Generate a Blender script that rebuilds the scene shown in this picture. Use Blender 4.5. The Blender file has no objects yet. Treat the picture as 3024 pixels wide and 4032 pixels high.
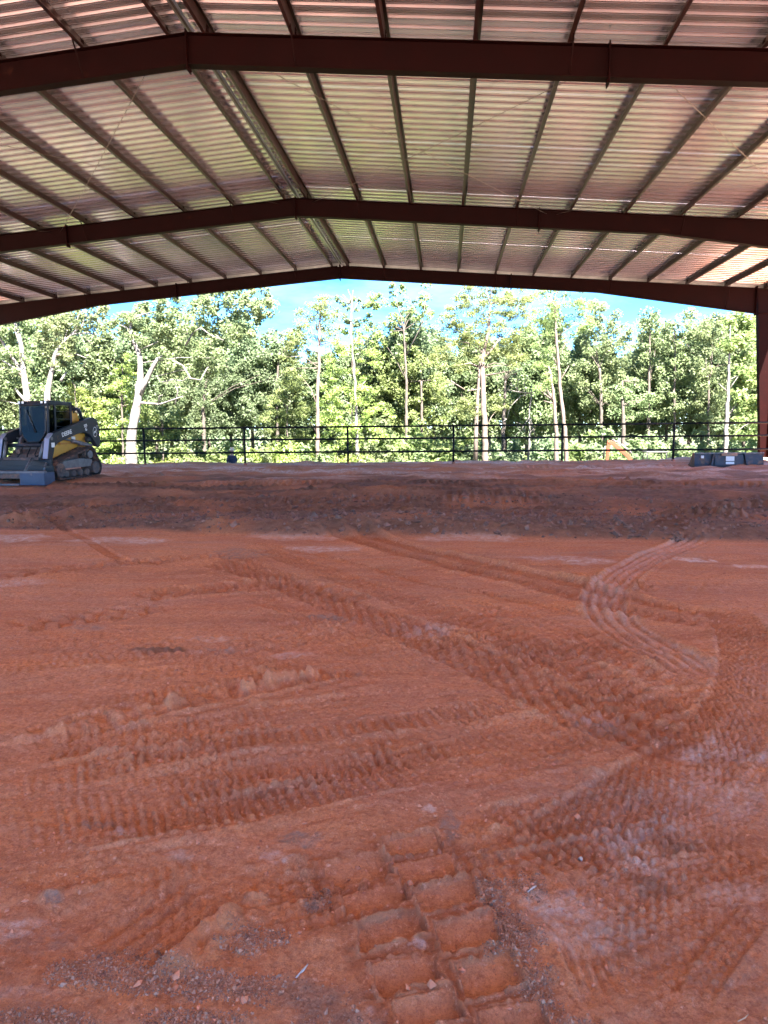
import bpy, math, random
import numpy as np
from mathutils import Matrix, Vector
R = math.radians
random.seed(7)
rng = np.random.default_rng(11)
S = bpy.context.scene
C = S.collection

# ------------------------------------------------------------------ camera
FPX, YAW, PIT, ROL, CH = 2769.8, 0.0887, -0.1198, -0.0097, 1.4807
_F = np.array([-math.sin(YAW)*math.cos(PIT), math.cos(YAW)*math.cos(PIT), math.sin(PIT)])
_R = np.array([math.cos(YAW), math.sin(YAW), 0.0])
_U = np.cross(_R, _F)
_R2 = math.cos(ROL)*_R + math.sin(ROL)*_U
_U2 = -math.sin(ROL)*_R + math.cos(ROL)*_U
cam_d = bpy.data.cameras.new('camera')
cam_d.sensor_fit = 'VERTICAL'; cam_d.sensor_height = 36.0
cam_d.lens = 36.0*FPX/4032; cam_d.clip_start = 0.05; cam_d.clip_end = 3000
cam = bpy.data.objects.new('camera', cam_d); C.objects.link(cam)
M = Matrix.Identity(4)
for i in range(3):
    M[i][0] = _R2[i]; M[i][1] = _U2[i]; M[i][2] = -_F[i]
M[0][3], M[1][3], M[2][3] = 0, 0, CH
cam.matrix_world = M
S.camera = cam

# ------------------------------------------------------------------ light
SUN_EL, SUN_AZ = 60, 152          # azimuth clockwise from +Y: behind the camera and to its right
w = bpy.data.worlds.new('World'); S.world = w; w.use_nodes = True
nt = w.node_tree
sky = nt.nodes.new('ShaderNodeTexSky'); sky.sky_type = 'NISHITA'; sky.sun_disc = False
sky.sun_elevation = R(SUN_EL); sky.sun_rotation = R(SUN_AZ)
sky.air_density = 0.45; sky.dust_density = 0.0; sky.ozone_density = 3.0
bg = nt.nodes['Background']; bg.inputs['Strength'].default_value = 0.05
hsv = nt.nodes.new('ShaderNodeHueSaturation'); hsv.inputs['Saturation'].default_value = 1.3
nt.links.new(sky.outputs[0], hsv.inputs['Color'])
# thin high cloud over the whole sky
_tc = nt.nodes.new('ShaderNodeTexCoord'); _mp = nt.nodes.new('ShaderNodeMapping'); _mp.inputs['Scale'].default_value = (1, 1, 3.5)
_cn = nt.nodes.new('ShaderNodeTexNoise'); _cn.inputs['Scale'].default_value = 2.6; _cn.inputs['Detail'].default_value = 7; _cn.inputs['Roughness'].default_value = .6
_cr = nt.nodes.new('ShaderNodeMapRange'); _cr.inputs[1].default_value = .46; _cr.inputs[2].default_value = .78; _cr.inputs[4].default_value = .16
_cm = nt.nodes.new('ShaderNodeMix'); _cm.data_type = 'RGBA'; _cm.inputs[7].default_value = (7, 7.2, 7.4, 1)
nt.links.new(_tc.outputs['Generated'], _mp.inputs[0]); nt.links.new(_mp.outputs[0], _cn.inputs['Vector']); nt.links.new(_cn.outputs[0], _cr.inputs[0])
nt.links.new(_cr.outputs[0], _cm.inputs[0]); nt.links.new(hsv.outputs[0], _cm.inputs[6]); nt.links.new(_cm.outputs[2], bg.inputs[0])
sd = bpy.data.lights.new('sun', 'SUN'); sd.energy = 4.6; sd.angle = R(0.5); sd.color = (1.0, 0.94, 0.86)
sun = bpy.data.objects.new('sun', sd); C.objects.link(sun)
sv = Vector((math.sin(R(SUN_AZ))*math.cos(R(SUN_EL)), math.cos(R(SUN_AZ))*math.cos(R(SUN_EL)), math.sin(R(SUN_EL))))
sun.rotation_euler = sv.to_track_quat('Z', 'Y').to_euler()
sun.location = (10, -10, 30)
S.view_settings.view_transform = 'Standard'; S.view_settings.look = 'None'
S.view_settings.gamma = 1; S.view_settings.use_curve_mapping = False
S.view_settings.exposure = 4.38
S.cycles.use_denoising = True
S.cycles.max_bounces = 8; S.cycles.diffuse_bounces = 5; S.cycles.glossy_bounces = 3
S.cycles.transmission_bounces = 4; S.cycles.transparent_max_bounces = 6
S.cycles.sample_clamp_indirect = 6

# ------------------------------------------------------------------ helpers
def at(u, v, d):
    """photo pixel (3024x4032) at camera depth d -> world point"""
    p = np.array([0, 0, CH]) + d*(_F + _R2*(u-1512)/FPX + _U2*(2016-v)/FPX)
    return p
def gp(u, v, z=0.0):
    r = _F + _R2*(u-1512)/FPX + _U2*(2016-v)/FPX
    t = (z-CH)/r[2]
    return (r[0]*t, r[1]*t)

def tag(o, label=None, cat=None, group=None, kind=None):
    if label: o['label'] = label
    if cat: o['category'] = cat
    if group: o['group'] = group
    if kind: o['kind'] = kind
    return o
def empty(name, loc=(0, 0, 0), rz=0.0):
    o = bpy.data.objects.new(name, None); C.objects.link(o)
    o.location = loc; o.rotation_euler = (0, 0, rz); o.empty_display_size = 0.3
    return o
def link(name, me, mat=None, parent=None, loc=None, rot=None):
    if mat is not None and len(me.materials) == 0: me.materials.append(mat)
    o = bpy.data.objects.new(name, me); C.objects.link(o)
    if parent is not None: o.parent = parent
    if loc is not None: o.location = loc
    if rot is not None: o.rotation_euler = rot
    return o

class MB:
    def __init__(s): s.v = []; s.f = []; s.sm = []
    def add(s, vs, fs, smooth=False):
        n = len(s.v); s.v += [tuple(map(float, p)) for p in vs]
        s.f += [tuple(i+n for i in f) for f in fs]; s.sm += [smooth]*len(fs); return s
    def box(s, c, d, rot=None, taper=None):
        vs = []
        for x in (-.5, .5):
            for y in (-.5, .5):
                for z in (-.5, .5):
                    p = Vector((x*d[0], y*d[1], z*d[2]))
                    if taper and z > 0: p.x *= taper[0]; p.y *= taper[1]
                    if rot is not None: p = rot @ p
                    vs.append((p.x+c[0], p.y+c[1], p.z+c[2]))
        return s.add(vs, [(0, 1, 3, 2), (4, 6, 7, 5), (0, 4, 5, 1), (2, 3, 7, 6), (0, 2, 6, 4), (1, 5, 7, 3)])
    def prism(s, prof, a, b, axis='y', smooth=False):
        """closed profile; axis y: profile (x,z); axis x: (y,z); axis z: (x,y)"""
        n = len(prof); vs = []
        for t in (a, b):
            for p, q in prof:
                vs.append({'y': (p, t, q), 'x': (t, p, q), 'z': (p, q, t)}[axis])
        ar = sum(prof[i][0]*prof[(i+1) % n][1]-prof[(i+1) % n][0]*prof[i][1] for i in range(n))
        fs = [(i, (i+1) % n, n+(i+1) % n, n+i) for i in range(n)]
        fs += [tuple(range(n-1, -1, -1)), tuple(range(n, 2*n))]
        flip = (ar > 0) == (axis == 'y')
        if b < a: flip = not flip
        if flip: fs = [f[::-1] for f in fs]
        return s.add(vs, fs, smooth)
    def tube(s, pts, r, n=8, caps=True, smooth=True):
        pts = [Vector(p) for p in pts]
        rr = r if isinstance(r, (list, tuple)) else [r]*len(pts)
        vs = []; fs = []; prev = None
        for i, p in enumerate(pts):
            d = (pts[min(i+1, len(pts)-1)]-pts[max(i-1, 0)])
            if d.length < 1e-9: d = Vector((0, 0, 1))
            d.normalize()
            if prev is None:
                a = Vector((0, 0, 1)) if abs(d.z) < .9 else Vector((1, 0, 0))
                x = d.cross(a).normalized()
            else:
                x = (prev-d*prev.dot(d))
                x = x.normalized() if x.length > 1e-6 else d.orthogonal().normalized()
            prev = x; y = d.cross(x)
            for k in range(n):
                t = 2*math.pi*k/n
                q = p+(x*math.cos(t)+y*math.sin(t))*rr[i]; vs.append(q)
        for i in range(len(pts)-1):
            for k in range(n):
                fs.append((i*n+k, i*n+(k+1) % n, (i+1)*n+(k+1) % n, (i+1)*n+k))
        s.add(vs, fs, smooth)
        if caps:
            m = len(s.v)-len(vs)
            s.f += [tuple(m+k for k in range(n-1, -1, -1)), tuple(m+(len(pts)-1)*n+k for k in range(n))]; s.sm += [False]*2
        return s
    def sphere(s, c, r, n=10, m=7):
        if not isinstance(r, (list, tuple)): r = (r, r, r)
        vs = [(c[0], c[1], c[2]-r[2])]; fs = []
        for i in range(1, m):
            a = -math.pi/2+math.pi*i/m
            for k in range(n):
                t = 2*math.pi*k/n
                vs.append((c[0]+r[0]*math.cos(a)*math.cos(t), c[1]+r[1]*math.cos(a)*math.sin(t), c[2]+r[2]*math.sin(a)))
        vs.append((c[0], c[1], c[2]+r[2])); e = len(vs)-1
        for k in range(n): fs.append((0, 1+(k+1) % n, 1+k)); fs.append((e, e-n+k, e-n+(k+1) % n))
        for i in range(m-2):
            for k in range(n): fs.append((1+i*n+k, 1+i*n+(k+1) % n, 1+(i+1)*n+(k+1) % n, 1+(i+1)*n+k))
        return s.add(vs, fs, True)
    def mesh(s, name):
        me = bpy.data.meshes.new(name); me.from_pydata(s.v, [], s.f)
        me.polygons.foreach_set('use_smooth', s.sm); me.update(); return me
    def build(s, name, mat=None, parent=None, bevel=0, **k):
        o = link(name, s.mesh(name), mat, parent, **k)
        if bevel:
            m = o.modifiers.new('bevel', 'BEVEL'); m.width = bevel; m.segments = 2; m.limit_method = 'ANGLE'; m.angle_limit = R(40)
        return o

def np_mesh(name, V, F, smooth=True):
    """V (n,3), F (m,k) arrays"""
    me = bpy.data.meshes.new(name); k = F.shape[1]
    me.vertices.add(len(V)); me.vertices.foreach_set('co', np.ascontiguousarray(V, np.float32).ravel())
    me.loops.add(F.size); me.loops.foreach_set('vertex_index', np.ascontiguousarray(F, np.int32).ravel())
    me.polygons.add(len(F)); me.polygons.foreach_set('loop_start', np.arange(0, F.size, k, dtype=np.int32))
    me.polygons.foreach_set('use_smooth', np.full(len(F), smooth, dtype=bool))
    me.update(calc_edges=True); return me

# ------------------------------------------------------------------ materials
def N(nt, t, **k):
    n = nt.nodes.new(t)
    for a, b in k.items():
        if a.startswith('i_'):
            key = a[2:]; n.inputs[int(key) if key.isdigit() else key.replace('_', ' ')].default_value = b
        else: setattr(n, a, b)
    return n
def mat(name, col, rough=.6, metal=0.0, col2=None, scale=3.0, dirt=None, dirt_amt=.35, dscale=2.2, bump=0.0, bscale=60, spec=.5, coat=0.0):
    m = bpy.data.materials.new(name); m.use_nodes = True; t = m.node_tree; L = t.links.new
    b = t.nodes['Principled BSDF']; b.inputs['Roughness'].default_value = rough; b.inputs['Metallic'].default_value = metal
    b.inputs['Specular IOR Level'].default_value = spec; b.inputs['Coat Weight'].default_value = coat
    tc = N(t, 'ShaderNodeTexCoord')
    c2 = col2 or tuple(c*.72 for c in col)
    n1 = N(t, 'ShaderNodeTexNoise', i_Scale=scale, i_Detail=6.0, i_Roughness=.65); L(tc.outputs['Object'], n1.inputs['Vector'])
    r1 = N(t, 'ShaderNodeMapRange', i_1=.35, i_2=.68); L(n1.outputs[0], r1.inputs[0])
    mx = N(t, 'ShaderNodeMix', data_type='RGBA'); mx.inputs[6].default_value = (*c2, 1); mx.inputs[7].default_value = (*col, 1)
    L(r1.outputs[0], mx.inputs[0]); out = mx.outputs[2]
    if dirt:
        n2 = N(t, 'ShaderNodeTexNoise', i_Scale=dscale, i_Detail=8.0, i_Roughness=.7); L(tc.outputs['Object'], n2.inputs['Vector'])
        r2 = N(t, 'ShaderNodeMapRange', i_1=.62-dirt_amt*.4, i_2=.78-dirt_amt*.4); L(n2.outputs[0], r2.inputs[0])
        m2 = N(t, 'ShaderNodeMix', data_type='RGBA'); m2.inputs[7].default_value = (*dirt, 1)
        L(out, m2.inputs[6]); L(r2.outputs[0], m2.inputs[0]); out = m2.outputs[2]
        m3 = N(t, 'ShaderNodeMapRange', i_1=0.0, i_2=1.0, i_3=rough, i_4=.9); L(r2.outputs[0], m3.inputs[0]); L(m3.outputs[0], b.inputs['Roughness'])
    L(out, b.inputs['Base Color'])
    if bump:
        n3 = N(t, 'ShaderNodeTexNoise', i_Scale=bscale, i_Detail=4.0); L(tc.outputs['Object'], n3.inputs['Vector'])
        bp = N(t, 'ShaderNodeBump', i_Strength=bump, i_Distance=.01); L(n3.outputs[0], bp.inputs['Height']); L(bp.outputs[0], b.inputs['Normal'])
    return m

CLAY = (.36, .14, .09)
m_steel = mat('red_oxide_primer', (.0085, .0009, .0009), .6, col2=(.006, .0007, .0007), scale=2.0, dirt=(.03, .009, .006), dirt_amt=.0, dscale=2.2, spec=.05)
m_purlin = mat('purlin_primer', (.028, .0105, .0085), .4, col2=(.017, .0065, .0055), scale=2.5, dirt=(.10, .065, .05), dirt_amt=0.02, dscale=3.0, spec=.3)
m_sheet = mat('galvalume_sheet', (.60, .52, .58), .2, .72, col2=(.45, .395, .445), scale=.8, bump=.0)
m_trim = mat('galvanised_trim', (.5, .49, .48), .5, .7, scale=2)
m_rod = mat('bare_steel_rod', (.18, .15, .13), .5, .8)
m_fence = mat('black_pipe_paint', (.006, .0065, .008), .6, 0.0, col2=(.005, .005, .006), scale=9, spec=.15)
m_dark = mat('charcoal_paint', (.017, .019, .027), .36, 0.0, col2=(.028, .032, .042), scale=3, dirt=(.16, .09, .06), dirt_amt=.05, dscale=3, spec=.2)
m_black = mat('black_plastic', (.012, .012, .014), .5)
m_yellow = mat('yellow_paint', (.42, .22, .025), .4, col2=(.5, .25, .03), scale=3, dirt=(.25, .14, .08), dirt_amt=.08, dscale=3)
m_rubber = mat('muddy_rubber', (.06, .04, .032), .85, col2=(.03, .02, .018), scale=6, dirt=(.26, .13, .09), dirt_amt=.3, dscale=4, bump=.4)
m_muddy = mat('muddy_steel', (.12, .09, .08), .7, .2, col2=(.05, .04, .04), scale=5, dirt=(.27, .15, .1), dirt_amt=.3, dscale=4)
m_blue = mat('slate_blue_paint', (.04, .06, .11), .45, col2=(.028, .042, .08), scale=3, dirt=(.25, .18, .15), dirt_amt=.05, dscale=5)
m_greysteel = mat('worn_grey_steel', (.18, .175, .18), .45, .3, col2=(.1, .095, .1), scale=6, dirt=(.25, .16, .12), dirt_amt=.05)
m_armpale = mat('pale_arm_strip', (.24, .26, .34), .35, .3, col2=(.25, .27, .34), scale=5)  # paler tone for the strip along the arm fronts
m_white = mat('white_decal', (.75, .75, .74), .5, col2=(.62, .6, .58), scale=40)
m_lamp = mat('lamp_lens', (.8, .8, .82), .15, 0, spec=.8)
m_orange = mat('orange_paint', (.17, .036, .012), .5, col2=(.14, .03, .01), scale=3, dirt=(.3, .2, .15), dirt_amt=.0, dscale=5)
m_bucket = mat('bucket_steel', (.022, .025, .036), .48, .3, col2=(.04, .04, .052), scale=4, dirt=(.25, .13, .075), dirt_amt=.22, dscale=3.2, bump=.2)
m_bark = mat('bark_brown', (.085, .065, .052), .9, col2=(.03, .024, .02), scale=5, bump=.8, bscale=14)
m_barkp = mat('bark_pale', (.19, .17, .155), .85, col2=(.045, .04, .036), scale=6, bump=.8, bscale=12)
m_barkpine = mat('bark_pine', (.115, .085, .07), .9, col2=(.06, .045, .035), scale=4, bump=.9, bscale=10)
m_glass = bpy.data.materials.new('cab_glass'); m_glass.use_nodes = True
_t = m_glass.node_tree; _b = _t.nodes['Principled BSDF']; _t.nodes.remove(_b)
_tr = N(_t, 'ShaderNodeBsdfTransparent'); _tr.inputs[0].default_value = (.36, .38, .37, 1)
_gl = N(_t, 'ShaderNodeBsdfGlossy', i_Roughness=.03); _gl.inputs[0].default_value = (.45, .47, .5, 1)
_lw = N(_t, 'ShaderNodeLayerWeight', i_Blend=.25); _fr = N(_t, 'ShaderNodeMapRange', i_3=.006, i_4=.15); _t.links.new(_lw.outputs['Facing'], _fr.inputs[0]); _mx = N(_t, 'ShaderNodeMixShader')
_t.links.new(_fr.outputs[0], _mx.inputs[0]); _t.links.new(_tr.outputs[0], _mx.inputs[1]); _t.links.new(_gl.outputs[0], _mx.inputs[2])
_t.links.new(_mx.outputs[0], _t.nodes['Material Output'].inputs[0])

def leaf_mat(name, a, b, trans=.35):
    m = bpy.data.materials.new(name); m.use_nodes = True; t = m.node_tree; L = t.links.new
    p = t.nodes['Principled BSDF']; p.inputs['Roughness'].default_value = .5; p.inputs['Specular IOR Level'].default_value = .35
    tc = N(t, 'ShaderNodeTexCoord'); oi = N(t, 'ShaderNodeObjectInfo')
    n1 = N(t, 'ShaderNodeTexNoise', i_Scale=.9, i_Detail=3.0); L(tc.outputs['Object'], n1.inputs['Vector'])
    at_ = N(t, 'ShaderNodeAttribute', attribute_name='leafv')
    ad = N(t, 'ShaderNodeMath', operation='ADD'); L(n1.outputs[0], ad.inputs[0]); L(at_.outputs['Fac'], ad.inputs[1])
    r1 = N(t, 'ShaderNodeMapRange', i_1=.45, i_2=1.45); L(ad.outputs[0], r1.inputs[0])
    mx = N(t, 'ShaderNodeMix', data_type='RGBA'); mx.inputs[6].default_value = (*a, 1); mx.inputs[7].default_value = (*b, 1); L(r1.outputs[0], mx.inputs[0])
    hs = N(t, 'ShaderNodeHueSaturation'); L(mx.outputs[2], hs.inputs['Color'])
    r2 = N(t, 'ShaderNodeMapRange', i_3=.485, i_4=.515); L(oi.outputs['Random'], r2.inputs[0]); L(r2.outputs[0], hs.inputs['Hue'])
    r3 = N(t, 'ShaderNodeMapRange', i_3=.85, i_4=1.2); L(oi.outputs['Random'], r3.inputs[0]); L(r3.outputs[0], hs.inputs['Value'])
    L(hs.outputs[0], p.inputs['Base Color'])
    tr = N(t, 'ShaderNodeBsdfTranslucent'); L(hs.outputs[0], tr.inputs[0])
    ms = N(t, 'ShaderNodeMixShader'); ms.inputs[0].default_value = trans
    L(p.outputs[0], ms.inputs[1]); L(tr.outputs[0], ms.inputs[2]); L(ms.outputs[0], t.nodes['Material Output'].inputs[0])
    return m
l_oak = leaf_mat('oak_leaves', (.10, .14, .065), (.20, .245, .12), .66)
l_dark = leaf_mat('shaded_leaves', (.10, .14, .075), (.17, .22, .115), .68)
l_gum = leaf_mat('sweetgum_leaves', (.11, .155, .055), (.22, .28, .105), .66)
l_pine = leaf_mat('pine_needles', (.11, .15, .055), (.22, .27, .10), .6)
l_lime = leaf_mat('lime_leaves', (.11, .15, .038), (.26, .32, .09), .5)
l_rust = leaf_mat('dead_rust_leaves', (.16, .08, .055), (.28, .165, .12))

# ------------------------------------------------------------------ ground
def vnoise(x, y, sc, seed):
    x = x/sc+seed*17.3; y = y/sc+seed*9.7
    xi = np.floor(x).astype(np.int64); yi = np.floor(y).astype(np.int64)
    fx = x-xi; fy = y-yi; fx = fx*fx*(3-2*fx); fy = fy*fy*(3-2*fy)
    def h(a, b):
        n = (a*374761393+b*668265263+seed*974634777) & 0xffffffff
        n = ((n ^ (n >> 13))*1274126177) & 0xffffffff
        return ((n ^ (n >> 16)) & 0xffff)/65535.0
    return ((h(xi, yi)*(1-fx)+h(xi+1, yi)*fx)*(1-fy)+(h(xi, yi+1)*(1-fx)+h(xi+1, yi+1)*fx)*fy)*2-1
def sstep(a, b, x):
    t = np.clip((x-a)/(b-a), 0, 1); return t*t*(3-2*t)

def terrain(x, y):
    """large-scale shape of the land (scalars or arrays)"""
    x = np.asarray(x, float); y = np.asarray(y, float)
    mid = 1-sstep(7.5, 10.5, x)
    z = -mid*np.clip(y-28.7, 0, 3.0)**1.3*.055
    edge = 31.0+1.3*sstep(7, 11, x)
    z = z-1.0*sstep(0, 2.4, y-edge)
    z = z-(1.0+.55*sstep(0, 4, x))*sstep(2, 7, y-edge)
    side = np.maximum(np.abs(x+4.6)-19.6, 0); z = z-.5*sstep(0, 6, side)*(y < 31)
    back = np.maximum(-7-y, 0); z = z-.4*sstep(0, 8, back)
    return z

th_d = np.radians(np.linspace(-37, 34, 840)) + YAW*0 - 0.0
th_c1 = np.radians(np.linspace(34, 323, 90))[1:-1]
th = np.concatenate([th_d, th_c1])            # clockwise bearings from +Y
r_in = np.linspace(.25, 1.3, 12)[:-1]
nd = 880
q = np.linspace(1/math.sqrt(1.3), 1/math.sqrt(34), nd); r_d = 1/q**2
r_out = np.geomspace(34, 1500, 44)[1:]
rr = np.concatenate([r_in, r_d, r_out])
TH, RR = np.meshgrid(th, rr)
GX = (RR*np.sin(TH)).ravel(); GY = (RR*np.cos(TH)).ravel()
near = (RR.ravel() < 40)
GZ = terrain(GX, GY)
pad = (GY < 32.5) & (GY > -7) & (np.abs(GX+4.6) < 20)
rad = np.hypot(GX, GY)
fade_far = np.clip(14/np.maximum(rad, .1), .25, 1)
# soil colour weights
W = {k: np.zeros_like(GX) for k in ('brown', 'grey', 'pale', 'bright', 'gravel', 'damp_shade')}  # last weight: moist track clay plus shade painted into the colour

# relief of the graded clay
n1 = vnoise(GX, GY, 2.6, 1); n2 = vnoise(GX, GY, .9, 2); n3 = vnoise(GX, GY, .33, 3)
n4 = vnoise(GX, GY, .11, 4); n5 = vnoise(GX, GY, .04, 5); n6 = vnoise(GX, GY, .018, 6)
ca, sa = math.cos(R(24)), math.sin(R(24))
AX = GX*ca+GY*sa; AY = -GX*sa+GY*ca          # streak direction: from near left to far right
st1 = vnoise(AX/6, AY, .10, 21); st2 = vnoise(AX/5, AY, .035, 22); st3 = vnoise(AX/9, AY, .32, 23)
GZ = GZ+np.where(near, n1*.022+n2*.012+n3*.006+n4*.003+(n5*.0028-np.abs(n5)*.002)+n6*.0018, n1*.05)
sw = sstep(9.3, 8.3, rad)*sstep(-.5, .35, n2+.4*n3)
GZ = GZ+sw*(st1*.008+st2*.004)+sstep(10, 8, rad)*st3*.008

# brown topsoil: a windrow across the floor and a lumpy spread behind it
wob = .55*vnoise(GX, GY, 3.0, 31)+.22*vnoise(GX, GY, .8, 32)
y0 = 9.35-.16*np.clip(GX+1, -5, 0)*-.25+wob*.6-.35*sstep(2, 6, GX)+.9*sstep(-1.8, -5.5, GX)
dy = GY-y0
hgt = (.13+.06*vnoise(GX, GY, 1.7, 33))*(.45+.55*sstep(-4.5, -1.0, GX))
wr = hgt*sstep(-.05, .62, dy)*(1-.72*sstep(.85, 2.6, dy))
lump = vnoise(GX, GY, .14, 34)*.5+vnoise(GX, GY, .06, 35)*.3+vnoise(GX, GY, .3, 36)*.7
bm = sstep(0, .25, dy)*(1-.75*sstep(19, 24.5, GY+wob*1.5))
GZ = GZ+np.where(pad, wr+bm*(lump*.019+.03*sstep(.1, .7, vnoise(AX/3, GY, .7, 37))), 0)
W['brown'] = np.where(pad, bm*np.clip(.92+.5*n2-.5*sstep(13.5, 19, GY)*sstep(-.2, .5, vnoise(GX/3, GY, .8, 38)), 0, 1), 0)
for k, (cy, hh, ww) in enumerate([(13.4, .10, .5), (15.3, .12, .45), (17.6, .10, .5), (20.3, .08, .5), (24.0, .07, .5)]):
    c = cy+.5*vnoise(GX, GY*0, 2.4, 50+k)+.02*GX*(k-2)
    GZ = GZ+np.where(pad, hh*np.exp(-((GY-c)/ww)**2)*sstep(-.55, .2, vnoise(GX, GY*.3, 2.1, 60+k)), 0)
fb = vnoise(GX/7, GY, .55, 91)+.6*vnoise(GX/4, GY, .22, 92)
W['pale'] = np.where(pad, sstep(15, 21, GY)*sstep(0, .9, fb)*.7+sstep(18, 22, GY)*.62*sstep(-.9, .5, fb), W['pale'])  # pale streaks; far edge also lightened for skylight from the open end
W['brown'] = np.where(pad & (GY > 12.5), W['brown']*(1-.6*sstep(.2, .7, fb)*sstep(14, 19, GY)), W['brown'])
GZ = GZ+np.where(pad, sstep(13, 15, GY)*(.035*np.clip(-fb, 0, 1)+(.03+.03*sstep(18, 24, GY))*vnoise(GX, GY, .45, 93)+.03*vnoise(GX/2, GY, .9, 94)), 0)
# berm crest at the far edge of the pad
GZ = GZ+np.where(pad, .10*np.exp(-((GY-28.9)/.45)**2)*sstep(-.2, .6, vnoise(GX, GY*0, 1.6, 71)+.3*vnoise(GX, GY, .4, 72)), 0)

def poly_sd(P):
    """arc length and signed offset to a polyline, near it only"""
    P = np.array(P, float)
    # smooth the polyline (Catmull-Rom)
    Q = []
    for i in range(len(P)-1):
        p0 = P[max(i-1, 0)]; p1 = P[i]; p2 = P[i+1]; p3 = P[min(i+2, len(P)-1)]
        for t in np.linspace(0, 1, 9)[:-1]:
            Q.append(.5*((2*p1)+(-p0+p2)*t+(2*p0-5*p1+4*p2-p3)*t*t+(-p0+3*p1-3*p2+p3)*t**3))
    Q.append(P[-1]); return np.array(Q)
def around(P, wid):
    Q = poly_sd(P)
    m = (GX > Q[:, 0].min()-wid) & (GX < Q[:, 0].max()+wid) & (GY > Q[:, 1].min()-wid) & (GY < Q[:, 1].max()+wid)
    idx = np.nonzero(m)[0]
    x = GX[idx]; y = GY[idx]; best = np.full(len(idx), 1e9); bs = np.zeros(len(idx)); bd = np.zeros(len(idx)); acc = 0
    for i in range(len(Q)-1):
        a = Q[i]; b = Q[i+1]; L = np.hypot(*(b-a)); tx, ty = (b-a)/L
        s = (x-a[0])*tx+(y-a[1])*ty; sc = np.clip(s, 0, L)
        dd = np.hypot(x-a[0]-tx*sc, y-a[1]-ty*sc); side = tx*(y-a[1])-ty*(x-a[0])
        u = dd < best; best[u] = dd[u]; bs[u] = acc+sc[u]; bd[u] = (np.sign(side)*dd)[u]; acc += L
    k = best < wid
    return idx[k], bs[k], bd[k], acc
def sq(x, k=4): return np.tanh(k*np.sin(x))
def track(px, width, kind='lug', depth=.02, period=.12, world=False, ends=.3, rim=.5, tint=None, tw=.6, sharp=3.5, rough=.5, wear=.35):
    P = px if world else [gp(*p) for p in px]
    idx, s, d, L = around(P, width*.95)
    if len(idx) == 0: return
    h = width/2; e = d/h
    wrp = vnoise(GX[idx], GY[idx], .21, 301)
    s = s+wear*(.22*period*n3[idx]+.16*period*wrp); e = e+wear*(.07*wrp+.03*n4[idx])
    inside = 1-sstep(.9, 1.06, np.abs(e))
    en = sstep(0, ends, s)*sstep(0, ends, L-s)
    en = en*np.clip(.86-.12*wear+wear*(rough*.7*n2[idx]+rough*.9*n3[idx]+rough*.7*wrp+.25*n4[idx]), .12, 1.2)
    if kind == 'lug':            # straight bars alternating left and right
        ph = s/period*2*math.pi
        z = np.where(e > 0, sq(ph+.9*e, sharp), sq(ph+math.pi-.9*e, sharp))*(np.abs(e) > .07)
        z = z*.5-.5
    elif kind == 'grid':
        nb = max(3, round(width/ (period*.95)))
        z = (np.minimum(sq(s/period*2*math.pi, sharp), sq(e*nb*math.pi, sharp)))*.5-.45
    elif kind == 'stagger':
        nb = max(3, round(width/(period*.9))); row = np.floor(s/period)
        z = np.minimum(sq(s/period*2*math.pi, sharp), sq(e*nb*math.pi+row*math.pi, sharp))*.5-.45
    elif kind == 'rib':
        z = sq(e*4*math.pi+1.57, 1.6)*.5-.6
    elif kind == 'bar':
        z = sq(s/period*2*math.pi, sharp)*.5-.5
    elif kind == 'twin':
        z = -.5-.5*(np.abs(np.abs(e)-.55) < .34)*(.6+.4*sq(s/period*2*math.pi, 3))+.55*np.exp(-(e/.2)**2)
    elif kind == 'rut': z = -1*np.ones_like(s)+.2*sq(s/period*2*math.pi, 2)
    depth = depth*.85 if kind in ('stagger', 'grid', 'bar', 'lug') else depth
    z = z*depth*inside
    z = z+rim*depth*np.exp(-((np.abs(e)-1.12)/.11)**2)*(.6+.5*n3[idx])
    GZ[idx] += z*en
    if tint: W[tint][idx] = np.clip(W[tint][idx]+tw*inside*en, 0, 1)

def blob(key, u, v, ru, rv, amt=1.0, seed=0, h=0.0):
    cx, cy = gp(u, v); _, ya = gp(u, v-rv); _, yb = gp(u, v+rv)
    ry = abs(ya-yb)/2; rx = ru*np.hypot(cx, cy)/FPX
    m = np.nonzero((np.abs(GX-cx) < rx*1.8) & (np.abs(GY-cy) < ry*1.8))[0]
    e = np.hypot((GX[m]-cx)/rx, (GY[m]-cy)/ry)
    e = e+.35*vnoise(GX[m], GY[m], max(rx, ry)*.35, 80+seed)+.3*n3[m]+.2*n4[m]
    k = 1-(sstep(.3, 1.3, e) if key == 'gravel' else sstep(.55, 1.1, e))
    W[key][m] = np.clip(W[key][m]+amt*k, 0, 1)
    if h: GZ[m] += h*k*(1+.3*n4[m])

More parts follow.
